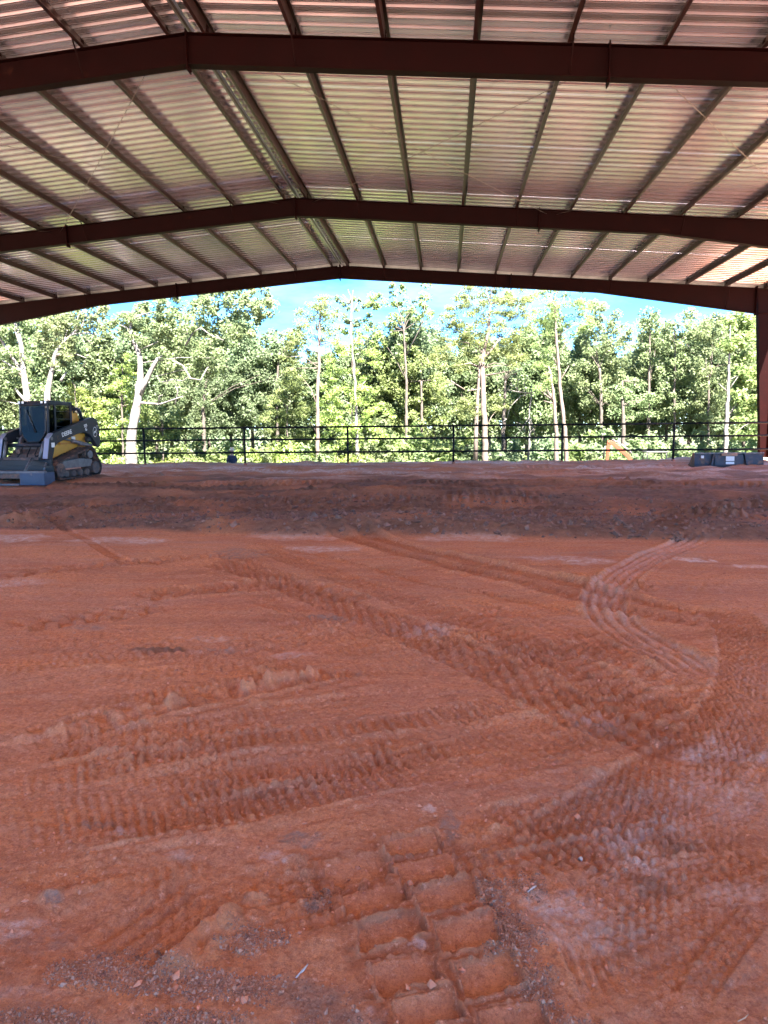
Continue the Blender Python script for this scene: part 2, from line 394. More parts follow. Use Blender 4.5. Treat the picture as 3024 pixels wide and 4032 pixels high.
# many faint passes over the whole floor
random.seed(77)
for k in range(34):
    u0 = random.uniform(-600, 1800); v0 = random.uniform(2450, 3900); L_ = random.uniform(1100, 2400); f_ = (v0-1700)/1400
    dv = -L_*random.uniform(.10, .22)*f_
    a = (u0, v0); e_ = (u0+L_, v0+dv); md = (u0+L_/2, v0+dv/2+random.uniform(-25, 25))
    track([a, md, e_], random.uniform(.14, .34), random.choice(['grid', 'bar', 'stagger', 'rib', 'lug']), random.uniform(.006, .012), random.choice([.04, .05, .06]), ends=.7, rim=.5, rough=1.0, sharp=2.0, wear=1)
for k in range(16):
    u0 = random.uniform(600, 2300); v0 = random.uniform(2180, 2500); dx_ = random.uniform(500, 1300)
    track([(u0, v0), (u0+dx_*.5, v0+dx_*.14), (u0+dx_, v0+dx_*.36)], random.uniform(.2, .4), random.choice(['bar', 'stagger', 'lug']), random.uniform(.012, .022), random.choice([.07, .09, .12]), ends=.8, rough=1.0, sharp=2.2, wear=1)
for k in range(22):
    y_ = random.uniform(11.2, 26); x_ = random.uniform(-14, 2); L_ = random.uniform(6, 16); sl_ = random.uniform(-.06, .05)
    track([(x_, y_), (x_+L_/2, y_+sl_*L_/2+random.uniform(-.3, .3)), (x_+L_, y_+sl_*L_)], random.uniform(.35, .5), random.choice(['bar', 'rut', 'twin', 'lug']), random.uniform(.04, .08), .2, world=True, ends=1.0, rim=.9, rough=.7)
# --- long tracks (positions read off the photograph, laid on the clay)
track([(0, 2275), (500, 2215), (960, 2190)], .42, 'lug', .055, .22, tint='damp_shade', tw=.4, wear=.2)
track([(500, 2350), (800, 2318), (1200, 2300), (1420, 2370)], .42, 'lug', .055, .2, tint='damp_shade', tw=.4, wear=.2)
track([(0, 2480), (250, 2440), (520, 2400), (700, 2370)], .42, 'lug', .05, .2, tint='damp_shade', tw=.3, wear=.2)
track([(180, 2050), (330, 2120), (480, 2200), (700, 2225)], .16, 'rut', .03, .1)
track([(1300, 2080), (1700, 2190), (2050, 2270), (2500, 2390), (3024, 2480)], .62, 'twin', .06, .12, ends=.8, tint='damp_shade', tw=.6, wear=.1)
track([(900, 2130), (1250, 2180), (1700, 2290), (2160, 2390), (2420, 2440)], .12, 'rut', .022, .1)
track([(820, 2210), (1050, 2270), (1400, 2390), (1700, 2520), (1990, 2660), (2250, 2790), (2540, 2900), (2760, 2990)], .40, 'stagger', .029, .10, tint='damp_shade', tw=.5, wear=.14)
track([(1000, 2160), (1240, 2230), (1560, 2340), (1900, 2470), (2200, 2610), (2480, 2750), (2760, 2920)], .34, 'lug', .030, .12, tint='damp_shade', tw=.4, wear=.15)
track([(1500, 2620), (1350, 2640), (1000, 2720), (600, 2800), (250, 2880), (0, 2950)], .26, 'bar', .03, .14, rim=1.0, rough=.9)
for k, (a, b, kd, pr, wd) in enumerate([
        ((0, 2990), (1800, 2720), 'grid', .07, .30), ((0, 3090), (1400, 2880), 'grid', .06, .24),
        ((150, 3030), (2050, 2790), 'bar', .07, .2), ((0, 3190), (1500, 2950), 'grid', .055, .28), ((500, 3230), (2250, 2860), 'bar', .06, .2),
        ((350, 3330), (1900, 3000), 'stagger', .055, .25), ((0, 2700), (1500, 2560), 'bar', .09, .25), ((200, 2620), (1900, 2440), 'lug', .1, .3),
        ((1700, 2700), (2600, 2480), 'lug', .09, .28), ((1500, 3160), (2500, 2850), 'grid', .06, .3), ((0, 2580), (1300, 2500), 'lug', .12, .34),
        ((0, 3400), (1300, 3130), 'stagger', .05, .22), ((2000, 2260), (3000, 2330), 'lug', .12, .4), ((0, 3520), (900, 3290), 'grid', .05, .2)]):
    mid = ((a[0]+b[0])/2+random.uniform(-60, 60), (a[1]+b[1])/2+random.uniform(-18, 18))
    track([a, mid, b], wd*.85, kd, .009+.003*(k % 3), pr*.85, ends=.6, rim=.6, rough=.8, sharp=3, wear=.25, tint='damp_shade', tw=.12*(k % 3))
# windrow drive-over prints
track([(1450, 2020), (2000, 2030), (2500, 2040), (3024, 2060)], .35, 'bar', .05, .16, rim=.2, rough=.3)
track([(2600, 2120), (2750, 2030), (2900, 2000)], .5, 'bar', .05, .12)
# ribbed turning track
track([(2760, 2120), (2600, 2180), (2480, 2245), (2405, 2310), (2375, 2375), (2410, 2440), (2500, 2510), (2640, 2590), (2790, 2680)], .36, 'rib', .032, .1, tint='pale', tw=.45, rim=.8, rough=.2)
# big gridded curve on the right
track([(2830, 2390), (2900, 2470), (2945, 2580), (2950, 2690), (2900, 2810), (2800, 2930), (2650, 3050), (2450, 3180), (2250, 3310), (2050, 3440)], .36, 'stagger', .014, .046, tint='damp_shade', tw=.35, rim=.6, rough=.6)
track([(3024, 2560), (3010, 2760), (2960, 2900), (2860, 3020), (2700, 3150), (2500, 3290), (2300, 3430)], .30, 'grid', .010, .04, tint='pale', tw=.2, rough=.8, wear=.7)
track([(3024, 3000), (2800, 3200), (2560, 3420), (2330, 3640), (2130, 3780)], .26, 'stagger', .008, .036, tint='pale', tw=.15, rough=.7)
track([(3024, 3250), (2850, 3400), (2650, 3600), (2500, 3800), (2420, 4030)], .24, 'stagger', .008, .036, rough=.7)
track([(3024, 3500), (2900, 3640), (2740, 3850), (2660, 4032)], .12, 'grid', .010, .035, rough=.7)
track([(2180, 3560), (2270, 3700), (2370, 3900), (2450, 4032)], .13, 'rib', .016, .05, tint='pale', tw=.2, rough=.3)
track([(2060, 3240), (2150, 3350), (2230, 3480)], .16, 'rib', .012, .05, rough=.3)
track([(1700, 3650), (1560, 3800), (1450, 3960)], .3, 'rib', .006, .05)
track([(300, 3470), (420, 3400), (520, 3330)], .16, 'bar', .014, .04)
track([(430, 3790), (640, 3620), (860, 3480)], .26, 'rib', .020, .05, rim=.8, rough=.2, ends=.1)
# raised clay spill in the left foreground
def ridge(px, wid, h, tint=None):
    idx, s, d, L = around([gp(*p) for p in px], wid*2)
    k = np.exp(-(d/wid)**2)*sstep(0, .12, s)*sstep(0, .12, L-s)*np.clip(.55+.9*n3[idx]+.6*n4[idx]+.35*n5[idx], 0, 1.6)
    GZ[idx] += h*k
    if tint: W[tint][idx] = np.clip(W[tint][idx]+k*.6, 0, 1)
ridge([(600, 3880), (760, 3740), (930, 3600), (1110, 3460)], .05, .035, 'bright')
ridge([(1110, 3450), (1200, 3470), (1260, 3560)], .05, .02, 'bright')
ridge([(0, 2950), (350, 2860), (800, 2760), (1100, 2690), (1450, 2610)], .06, .045, 'bright')
ridge([(300, 3010), (600, 2960), (900, 2960)], .05, .03, 'bright')
ridge([(880, 3960), (1000, 3990), (1050, 4032)], .06, .02, 'bright')

# --- two columns of deep tyre lug pits in the foreground
def pit(corners, depth, seed):
    """four ground corners, deep flat pit with crumbly raised rim"""
    c = np.array([gp(*p) for p in corners]); cen = c.mean(0)
    u = ((c[1]-c[0])+(c[2]-c[3]))/2; v = ((c[3]-c[0])+(c[2]-c[1]))/2
    Lu, Lv = np.hypot(*u), np.hypot(*v); u = u/Lu; v = v/Lv
    m = np.nonzero((np.abs(GX-cen[0]) < Lu*1.0+.05) & (np.abs(GY-cen[1]) < Lv*1.2+.05))[0]
    dx = GX[m]-cen[0]; dyy = GY[m]-cen[1]; det = u[0]*v[1]-u[1]*v[0]
    a = (dx*v[1]-dyy*v[0])/det; b = (-dx*u[1]+dyy*u[0])/det
    jit = .005*vnoise(GX[m], GY[m], .09, seed)+.0008*n5[m]
    e = np.maximum(np.abs(a+.08*b)-Lu/2*1.06, np.abs(b)-Lv/2*1.08)+jit       # <0 inside
    k = 1-sstep(-.0045, .001, e)
    rimz = np.exp(-((e-.007)/.006)**2)*np.clip(.6+.5*vnoise(GX[m], GY[m], .04, seed+3)+.5*n6[m], 0, 1.3)*(1-k)
    floor = -depth*(.55+.9*(b/Lv))+.002*n4[m]+.0014*n5[m]+.0012*n6[m]+.002*vnoise(GX[m], GY[m], .09, seed+9)
    GZ[m] = GZ[m]*(1-.92*k)+k*floor+rimz*.011
    W['damp_shade'][m] = np.clip(W['damp_shade'][m]+.5*np.exp(-((e-.03)/.03)**2), 0, 1)  # darker ring round each print, painted in place of relief shading
    W['bright'][m] = np.clip(W['bright'][m]+.35*k+.7*rimz, 0, 1); W['damp_shade'][m] *= 1-k; W['gravel'][m] *= 1-k; W['grey'][m] *= 1-k
pits = [[(1290, 3400), (1500, 3360), (1540, 3435), (1330, 3470)], [(1345, 3520), (1575, 3470), (1610, 3545), (1375, 3600)],
        [(1400, 3640), (1640, 3590), (1670, 3670), (1440, 3735)], [(1470, 3790), (1690, 3750), (1745, 3850), (1510, 3895)],
        [(1550, 3930), (1760, 3890), (1830, 3985), (1600, 4032)], [(1620, 4080), (1850, 4050), (1910, 4150), (1680, 4190)],
        [(1500, 3310), (1700, 3270), (1745, 3330), (1540, 3370)], [(1560, 3400), (1760, 3350), (1800, 3425), (1590, 3480)],
        [(1630, 3510), (1850, 3460), (1890, 3540), (1670, 3600)], [(1710, 3645), (1925, 3595), (1985, 3710), (1760, 3750)],
        [(1790, 3800), (2000, 3750), (2065, 3860), (1850, 3920)], [(1880, 3970), (2110, 3920), (2180, 4032), (1930, 4080)]]

# --- patches of other soil
for k, a in enumerate([
        ('pale', 60, 2120, 120, 22, .8), ('pale', 520, 2130, 190, 16, .75), ('pale', 80, 2295, 140, 22, .55), ('grey', 950, 2185, 130, 30, .7),
        ('pale', 1250, 2160, 160, 12, .7), ('pale', 1180, 2120, 240, 12, .5), ('grey', 1290, 2420, 100, 16, .95), ('pale', 800, 2510, 120, 12, .5),
        ('brown', 630, 2562, 120, 14, .8), ('grey', 900, 2560, 130, 10, .8), ('grey', 360, 2470, 90, 14, .7), ('pale', 1150, 2580, 90, 12, .5),
        ('pale', 2160, 2200, 190, 14, .65), ('pale', 2300, 2215, 120, 14, .6), ('pale', 2720, 2203, 70, 7, 1), ('pale', 1900, 2120, 200, 12, .6),
        ('pale', 2960, 2230, 60, 8, .8), ('grey', 2500, 2180, 260, 14, .5), ('pale', 1700, 2480, 130, 28, .35),
        ('grey', 1750, 2620, 140, 24, .3), ('grey', 2380, 2860, 120, 40, .75), ('pale', 2330, 2830, 130, 40, .4), ('grey', 2600, 2900, 90, 40, .4),
        ('pale', 2850, 2950, 170, 70, .5), ('grey', 2350, 3100, 240, 120, .35), ('pale', 2800, 3100, 240, 100, .3),
        ('grey', 380, 3255, 110, 22, .85), ('pale', 480, 3290, 80, 30, .6), ('pale', 700, 3380, 60, 22, .6), ('grey', 690, 3400, 50, 14, .7),
        ('grey', 1170, 3310, 90, 30, .9), ('pale', 1080, 3380, 60, 20, .6), ('grey', 200, 3550, 60, 22, .9), ('pale', 60, 3650, 170, 60, .65), ('grey', 130, 3700, 200, 50, .4),
        ('grey', 1770, 3270, 40, 70, .7), ('pale', 1690, 3205, 30, 12, .8), ('grey', 960, 2745, 30, 14, .8), ('grey', 1420, 2660, 40, 10, .7),
        ('pale', 2100, 3540, 60, 50, .5), ('pale', 2250, 3620, 200, 100, .5), ('grey', 2500, 3700, 160, 120, .35), ('pale', 2500, 3350, 150, 90, .4),
        ('pale', 2900, 3500, 160, 60, .35), ('grey', 2900, 3850, 200, 90, .3), ('pale', 1640, 3715, 60, 20, .6), ('pale', 120, 3900, 150, 60, .25),
        ('brown', 2650, 3330, 100, 60, .4), ('brown', 2560, 3480, 100, 50, .4), ('pale', 1450, 3990, 70, 50, .5), ('brown', 120, 3990, 300, 90, .25),
        ('gravel', 480, 3830, 330, 70, .9), ('gravel', 1000, 3690, 150, 60, .7), ('gravel', 1000, 3880, 420, 60, .95), ('gravel', 1250, 3540, 60, 60, .8),
        ('gravel', 560, 3740, 130, 30, .5), ('gravel', 1350, 3990, 200, 60, .9), ('gravel', 1930, 3520, 70, 60, .7), ('gravel', 2000, 3680, 110, 90, .8),
        ('gravel', 2120, 3900, 90, 120, .7), ('gravel', 200, 4000, 260, 50, .5), ('gravel', 750, 4000, 300, 60, .6), ('gravel', 2080, 3500, 80, 40, .6),
        ('gravel', 2300, 4032, 200, 40, .5), ('brown', 1900, 3180, 110, 60, .0)]):
    blob(*a, seed=k)
for k, c in enumerate(pits): pit(c, random.uniform(.040, .052), 200+k)
# small heaps
def heap(x, y, r, h, seed):
    m = np.nonzero((np.abs(GX-x) < r*2) & (np.abs(GY-y) < r*2))[0]
    e = np.hypot(GX[m]-x, (GY[m]-y)*1.2)/r+.2*n3[m]
    GZ[m] += h*np.exp(-e*e*1.6)*(1+.35*n4[m]+.3*n3[m])
for k, (u, v, r, h) in enumerate([(620, 1885, .35, .16), (500, 1880, .25, .10), (90, 2060, .45, .2), (2700, 2045, .35, .18), (2870, 2050, .4, .2), (860, 2085, .4, .1), (300, 2040, .5, .16)]):
    x, y = gp(u, v); heap(x, y, r, h, k)
for c in [(1040, 2650), (620, 2900), (500, 3000), (1950, 3260), (2060, 3290), (2330, 3050), (1150, 3390), (200, 3540), (1000, 2780), (1260, 2710)]:
    x, y = gp(*c); heap(x, y, .05, .022, 3)
_tz = terrain(GX, GY); GZ = _tz+(GZ-_tz)*(1+.15*sstep(9.2, 7.5, rad))
n7 = vnoise(GX, GY, .009, 7); GZ = GZ+sstep(5.5, 3.5, rad)*n7*.0012+sstep(7, 5, rad)*np.clip(n5-.45, 0, 1)*.007
me = np_mesh('ground', np.zeros((1, 3)), np.zeros((0, 4), int)) if False else None
nr, ntc = RR.shape
ii = np.arange(nr-1)[:, None]*ntc; jj = np.arange(ntc)[None, :]; j2 = (jj+1) % ntc
Fq = np.stack([ii+jj, ii+ntc+jj, ii+ntc+j2, ii+j2], -1).reshape(-1, 4)[:, ::-1]
V = np.stack([GX, GY, GZ], 1)
me = np_mesh('ground', V, Fq)
cap = len(V)
for nm, key in (('brown', 'brown'), ('grey', 'grey'), ('pale', 'pale'), ('bright', 'bright'), ('gravel', 'gravel'), ('damp_shade', 'damp_shade')):
    a = me.attributes.new(nm, 'FLOAT', 'POINT'); a.data.foreach_set('value', W[key].astype(np.float32))
def ground_z(x, y):
    """height of the finished ground mesh at a point"""
    r = math.hypot(x, y); t = math.atan2(x, y)
    if t > th_d[-1] or t < th_d[0] or r > 33: return float(terrain(x, y))
    i = int(np.searchsorted(rr, r)); j = int(np.searchsorted(th_d, t))
    i = min(max(i, 1), nr-1); j = min(max(j, 1), len(th_d)-1)
    Z = GZ.reshape(nr, ntc); fi = (r-rr[i-1])/(rr[i]-rr[i-1]); fj = (t-th_d[j-1])/(th_d[j]-th_d[j-1])
    return float((Z[i-1, j-1]*(1-fj)+Z[i-1, j]*fj)*(1-fi)+(Z[i, j-1]*(1-fj)+Z[i, j]*fj)*fi)

gm = bpy.data.materials.new('clay_ground'); gm.use_nodes = True; t = gm.node_tree; L = t.links.new
b = t.nodes['Principled BSDF']; b.inputs['Roughness'].default_value = .85; b.inputs['Specular IOR Level'].default_value = .25
geo = N(t, 'ShaderNodeNewGeometry')
def noise(sc, det=6.0, ro=.6, vec=None):
    n = N(t, 'ShaderNodeTexNoise', i_Scale=sc, i_Detail=det, i_Roughness=ro); L(vec or geo.outputs['Position'], n.inputs['Vector']); return n.outputs[0]
def ramp(x, a, b_, lo=0., hi=1.):
    n = N(t, 'ShaderNodeMapRange', i_1=a, i_2=b_, i_3=lo, i_4=hi); L(x, n.inputs[0]); return n.outputs[0]
def mixc(f, A, B):
    n = N(t, 'ShaderNodeMix', data_type='RGBA')
    if isinstance(f, float): n.inputs[0].default_value = f
    else: L(f, n.inputs[0])
    for i, q_ in ((6, A), (7, B)):
        if isinstance(q_, tuple): n.inputs[i].default_value = (*q_, 1)
        else: L(q_, n.inputs[i])
    return n.outputs[2]
def attr(nm): return N(t, 'ShaderNodeAttribute', attribute_name=nm).outputs['Fac']
def mul(a, b_):
    n = N(t, 'ShaderNodeMath', operation='MULTIPLY'); n.use_clamp = True; L(a, n.inputs[0])
    if isinstance(b_, float): n.inputs[1].default_value = b_
    else: L(b_, n.inputs[1])
    return n.outputs[0]
mp = N(t, 'ShaderNodeMapping'); mp.inputs['Rotation'].default_value = (0, 0, -R(24)); mp.inputs['Scale'].default_value = (.16, 1, 1); L(geo.outputs['Position'], mp.inputs[0])
streak = noise(5.0, 7, .65, mp.outputs[0]); streakb = noise(1.3, 5, .6, mp.outputs[0])
c = mixc(ramp(noise(.8), .35, .68), (.62, .20, .066), (.86, .36, .135))
c = mixc(ramp(streak, .42, .68), c, (.70, .33, .17))
c = mixc(ramp(streakb, .5, .75, 0, .55), c, (.58, .32, .22))
c = mixc(ramp(noise(90.0, 6, .8), .42, .66, 0, .45), c, (.30, .12, .075))
c = mixc(ramp(noise(22.0, 8, .75), .45, .75, 0, .5), c, (.32, .125, .08))
c = mixc(ramp(noise(1.1, 8, .7, mp.outputs[0]), .5, .66, 0, .6), c, (.37, .14, .065))
c = mixc(mul(attr('damp_shade'), .75), c, (.37, .115, .045))  # track bands darkened, moist clay and painted shade together
c = mixc(ramp(noise(38.0, 10, .85), .49, .60, 0, .8), c, (.36, .11, .045))
c = mixc(ramp(noise(31.0, 10, .85), .54, .66, 0, .75), c, (.88, .50, .31))
c = mixc(ramp(attr('bright'), 0, 1, 0, .6), c, (.66, .27, .13))
c = mixc(mul(attr('pale'), ramp(noise(11.0, 10, .8), .42, .58, .1, .95)), c, (.76, .59, .48))
c = mixc(mul(attr('grey'), ramp(noise(14.0, 10, .8), .42, .58, .1, .95)), c, (.28, .21, .165))
br = mixc(ramp(noise(6.0, 8, .7), .38, .68), (.15, .075, .045), (.27, .15, .095))
c = mixc(mul(attr('brown'), ramp(noise(5.0, 6, .6), .25, .5, .72, 1.)), c, br)
vor = N(t, 'ShaderNodeTexVoronoi', i_Scale=160.0); L(geo.outputs['Position'], vor.inputs['Vector'])
sepc = N(t, 'ShaderNodeSeparateColor'); L(vor.outputs['Color'], sepc.inputs[0])
gr = mixc(sepc.outputs[0], (.19, .095, .06), (.36, .22, .15))
c = mixc(ramp(noise(210.0, 4, .8), .52, .66, 0, .4), c, (.16, .06, .035))
c = mixc(mul(attr('gravel'), ramp(noise(18.0, 6, .6), .35, .6, .15, .8)), c, gr)
# outside the pad and behind the camera: sandy soil and weeds
sep = N(t, 'ShaderNodeSeparateXYZ'); L(geo.outputs['Position'], sep.inputs[0])
ax = N(t, 'ShaderNodeMath', operation='ADD', i_1=4.6); L(sep.outputs[0], ax.inputs[0])
ab = N(t, 'ShaderNodeMath', operation='ABSOLUTE'); L(ax.outputs[0], ab.inputs[0])
oy = ramp(sep.outputs[1], 31.5, 34.5); ox = ramp(ab.outputs[0], 20.5, 24); ob = ramp(sep.outputs[1], -1, -3)  # unseen floor behind the camera made sandy to cut pink bounce light
mxo = N(t, 'ShaderNodeMath', operation='MAXIMUM'); L(oy, mxo.inputs[0]); L(ox, mxo.inputs[1])
mxo2 = N(t, 'ShaderNodeMath', operation='MAXIMUM'); L(mxo.outputs[0], mxo2.inputs[0]); L(ob, mxo2.inputs[1])
og = mixc(ramp(noise(.5), .5, .68), (.42, .33, .26), (.20, .19, .12))
og = mixc(ramp(sep.outputs[1], 36, 40), og, mixc(ramp(noise(1.5), .4, .6), (.08, .075, .04), (.04, .06, .02)))
c = mixc(mxo2.outputs[0], c, og)
L(c, b.inputs['Base Color'])
bp = N(t, 'ShaderNodeBump', i_Strength=1.0, i_Distance=.010); L(noise(60.0, 10, .78), bp.inputs['Height'])
bp2 = N(t, 'ShaderNodeBump', i_Strength=.8, i_Distance=.03); L(noise(12.0, 10, .72), bp2.inputs['Height']); L(bp.outputs[0], bp2.inputs['Normal'])
L(bp2.outputs[0], b.inputs['Normal'])
ground = link('ground', me, gm); tag(ground, kind='structure', label='red clay arena floor rutted with tyre tracks under the steel roof')

# pebbles and clods (nobody could count them): joined low-poly stones
_oct = np.array([(1, 0, 0), (-1, 0, 0), (0, 1, 0), (0, -1, 0), (0, 0, 1), (0, 0, -1)], float)
_of = np.array([(0, 2, 4), (2, 1, 4), (1, 3, 4), (3, 0, 4), (2, 0, 5), (1, 2, 5), (3, 1, 5), (0, 3, 5)])
def stones(name, P, sz, mat_, label, cat):
    n = len(P); jit = rng.uniform(.6, 1.25, (n, 6, 1)); ang = rng.uniform(0, 6.28, n); sc = rng.uniform(.6, 1.3, (n, 1, 3))*sz[:, None, None]; sc[:, :, 2] *= .75
    v = _oct[None]*jit*sc; ca_, sa_ = np.cos(ang)[:, None], np.sin(ang)[:, None]
    tilt = rng.uniform(-.7, .7, n)[:, None]
    y_ = v[:, :, 1]*np.cos(tilt)-v[:, :, 2]*np.sin(tilt); z_ = v[:, :, 1]*np.sin(tilt)+v[:, :, 2]*np.cos(tilt)
    x2 = v[:, :, 0]*ca_-y_*sa_; y2 = v[:, :, 0]*sa_+y_*ca_
    VV = np.stack([x2, y2, z_], -1)+P[:, None, :]
    FF = (_of[None]+6*np.arange(n)[:, None, None]).reshape(-1, 3)
    me_ = np_mesh(name, VV.reshape(-1, 3), FF, False); a = me_.attributes.new('leafv', 'FLOAT', 'FACE'); a.data.foreach_set('value', np.repeat(rng.random(n), 8).astype(np.float32))
    return tag(link(name, me_, mat_), label, cat, kind='stuff')
def stone_mat(name, a, b_):
    m = bpy.data.materials.new(name); m.use_nodes = True; t_ = m.node_tree; p = t_.nodes['Principled BSDF']; p.inputs['Roughness'].default_value = .9
    at_ = N(t_, 'ShaderNodeAttribute', attribute_name='leafv'); mx = N(t_, 'ShaderNodeMix', data_type='RGBA'); mx.inputs[6].default_value = (*a, 1); mx.inputs[7].default_value = (*b_, 1)
    t_.links.new(at_.outputs['Fac'], mx.inputs[0]); t_.links.new(mx.outputs[2], p.inputs['Base Color']); return m
sel = np.nonzero((rad > 1.3) & (rad < 3.4) & (W['gravel'] > .04) & (np.abs(TH.ravel()) < .75))[0]
gw_ = W['gravel'][sel]*rad[sel]**2.4*np.clip(.5+1.3*n3[sel]+.9*n2[sel], .03, 2); pick = rng.choice(sel, min(15000, len(sel)), replace=False, p=gw_/gw_.sum())
sz = np.clip(rng.lognormal(-6.2,   .55, len(pick)), .001, .0095)
P = np.stack([GX[pick]+rng.normal(0, .004, len(pick)), GY[pick]+rng.normal(0, .004, len(pick)), GZ[pick]+sz*.05], 1)
stones('gravel', P, sz, stone_mat('gravel_stone', (.20, .085, .05), (.42, .25, .16)), 'loose grey brown gravel strewn over the clay in the near left corner', 'gravel')
sel = np.nonzero(pad & (rad > 9) & (rad < 15) & (W['brown'] > .4) & (TH.ravel() > -.75) & (TH.ravel() < .65))[0]
pick = rng.choice(sel, 5000, replace=False); sz = np.clip(rng.lognormal(-3.9, .5, len(pick)), .008, .07)
P = np.stack([GX[pick], GY[pick], GZ[pick]+sz*.2], 1)
stones('soil_clods', P, sz, stone_mat('clod_soil', (.13, .068, .045), (.24, .13, .09)), 'loose brown soil clods lying on the windrow of topsoil', 'soil')
sel = np.nonzero((rad > 1.3) & (rad < 8.5) & (TH.ravel() > -.7) & (TH.ravel() < .6))[0]
wgt = rad[sel]**2.2*(W['bright'][sel]*5+.25+2*(n2[sel] > .35)+2*(n3[sel] > .5)); pick = rng.choice(sel, 12000, replace=False, p=wgt/wgt.sum())
sz = np.clip(rng.lognormal(-5.75, .55, len(pick)), .0015, .016)
P = np.stack([GX[pick], GY[pick], GZ[pick]+sz*.2], 1)
stones('clay_crumbs', P, sz, stone_mat('clay_crumb', (.38, .14, .07), (.60, .25, .135)), 'small crumbs of red clay scattered between the tyre tracks', 'clay')

# ------------------------------------------------------------------ steel building
RX, D3, ZT, SL, DEP, BAY = -4.62, 31.449, 8.485, .0804, .529, 9.144
HS, HALF, INNER, ZH, SPL = 11.03, 18.29, 17.5, 6.05, 7.38
bld = empty('steel_arena_building', (RX, D3, 0))
tag(bld, 'open sided steel arena roof with dark red frames, purlins and bare metal roof sheets', 'building')
frames = [-k*BAY for k in range(5)]           # local y
def top(x): return ZT-SL*abs(x)
def bot(x):
    x = abs(x)
    if x <= HS: return top(x)-DEP
    b0 = top(HS)-DEP; return b0+(ZH-b0)*(x-HS)/(INNER-HS)
FW = .2
def rafter_mesh(x0, x1, sgn):
    mb = MB(); xs = [x0, x1] if not (x0 < HS < x1) else [x0, HS, x1]
    for a, b_ in zip(xs[:-1], xs[1:]):
        A, B_ = sgn*a, sgn*b_
        mb.prism([(A, bot(A)+.012), (B_, bot(B_)+.012), (B_, top(B_)-.012), (A, top(A)-.012)], -.005, .005)
        mb.prism([(A, bot(A)), (B_, bot(B_)), (B_, bot(B_)+.012), (A, bot(A)+.012)], -FW/2, FW/2)
        mb.prism([(A, top(A)-.012), (B_, top(B_)-.012), (B_, top(B_)), (A, top(A))], -FW/2, FW/2)
    return mb.mesh('rafter')
G1, G2 = .012, .012
rm = {(s, k): rafter_mesh(*((G1, SPL-G2) if k == 0 else (SPL+G2, INNER)), s) for s in (-1, 1) for k in (0, 1)}
def plate_mesh(x, ext=.09):
    zt_, zb = top(x)+ext*.6, bot(x)-ext
    mb = MB()
    mb.box((x, 0, (zt_+zb)/2), (.022, FW+.03, zt_-zb))
    for z in (zt_-.04, zt_-.13, zb+.13, zb+.04):
        for y in (-.07, .07):
            mb.tube([(x-.03, y, z), (x+.03, y, z)], .013, 6)
    return mb.mesh('splice_plate')
pm = {x: plate_mesh(x) for x in (0, SPL, -SPL)}
def column_mesh(s):
    mb = MB(); zt_ = top(HALF)
    inx = lambda z: INNER+.45*(ZH-z)/ZH
    zb = -.6
    mb.prism([(s*(inx(zb)+.012), zb), (s*(HALF-.012), zb), (s*(HALF-.012), top(HALF)-.02), (s*(INNER+.012), top(INNER)-.02)], -.005, .005)
    mb.prism([(s*inx(zb), zb), (s*(inx(zb)+.014), zb), (s*(INNER+.014), top(INNER)-.02), (s*INNER, top(INNER)-.02)], -.125, .125)
    mb.prism([(s*(HALF-.014), zb), (s*HALF, zb), (s*HALF, top(HALF)), (s*(HALF-.014), top(HALF))], -.125, .125)
    mb.box((s*(INNER+HALF)/2, 0, ZH), (HALF-INNER-.03, .2, .014))
    mb.prism([(s*INNER, top(INNER)-.014), (s*HALF, top(HALF)-.014), (s*HALF, top(HALF)), (s*INNER, top(INNER))], -.1, .1)
    return mb.mesh('column')
cmh = {s: column_mesh(s) for s in (-1, 1)}
brm = {}
for s in (-1, 1):
    for fy in frames: pass
PSP = 1.592
purl_x = [.36+PSP*k for k in range(12)]; purl_x = [x for x in purl_x if x < HALF-.2]
PH = .2
def purlin_mesh(s):
    mb = MB(); a = math.atan(SL)*s
    rot = Matrix.Rotation(a, 4, 'Y')
    # Z profile in (x,z): web with a flange each way and small lips
    prof_rects = [((0, PH/2), (.004, PH)), ((.032, PH-.002), (.062, .004)), ((-.032, .002), (.062, .004)), ((.062, PH-.012), (.003, .02)), ((-.062, .012), (.003, .02))]
    for (cx, cz), (dx, dz) in prof_rects:
        v = []
        vs = [(s*(cx-dx/2), cz-dz/2), (s*(cx+dx/2), cz-dz/2), (s*(cx+dx/2), cz+dz/2), (s*(cx-dx/2), cz+dz/2)]
        vs = [(rot @ Vector((x, 0, z))) for x, z in vs]
        mb.prism([(p.x, p.z) for p in vs], 0, BAY-.004)
    return mb.mesh('purlin')
pum = {s: purlin_mesh(s) for s in (-1, 1)}
def brace_mesh(x, s):
    d = Vector((0, .42, 0)); mb = MB()
    mb.tube([(s*x, .02, bot(s*x)+.02), (s*x, .02+.38, top(s*x)+.03)], .016, 4, smooth=False)
    mb.tube([(s*x, -.02, bot(s*x)+.02), (s*x, -.02-.38, top(s*x)+.03)], .016, 4, smooth=False)
    return mb.mesh('flange_brace')
bm_ = {(k, s): brace_mesh(purl_x[k], s) for k in (1, 4, 7, 10) for s in (-1, 1)}
for fy in frames:
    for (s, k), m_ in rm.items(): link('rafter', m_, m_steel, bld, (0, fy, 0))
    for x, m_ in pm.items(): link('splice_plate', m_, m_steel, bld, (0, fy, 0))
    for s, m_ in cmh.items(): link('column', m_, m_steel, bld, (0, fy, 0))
    for m_ in bm_.values(): link('flange_brace', m_, m_steel, bld, (0, fy, 0))
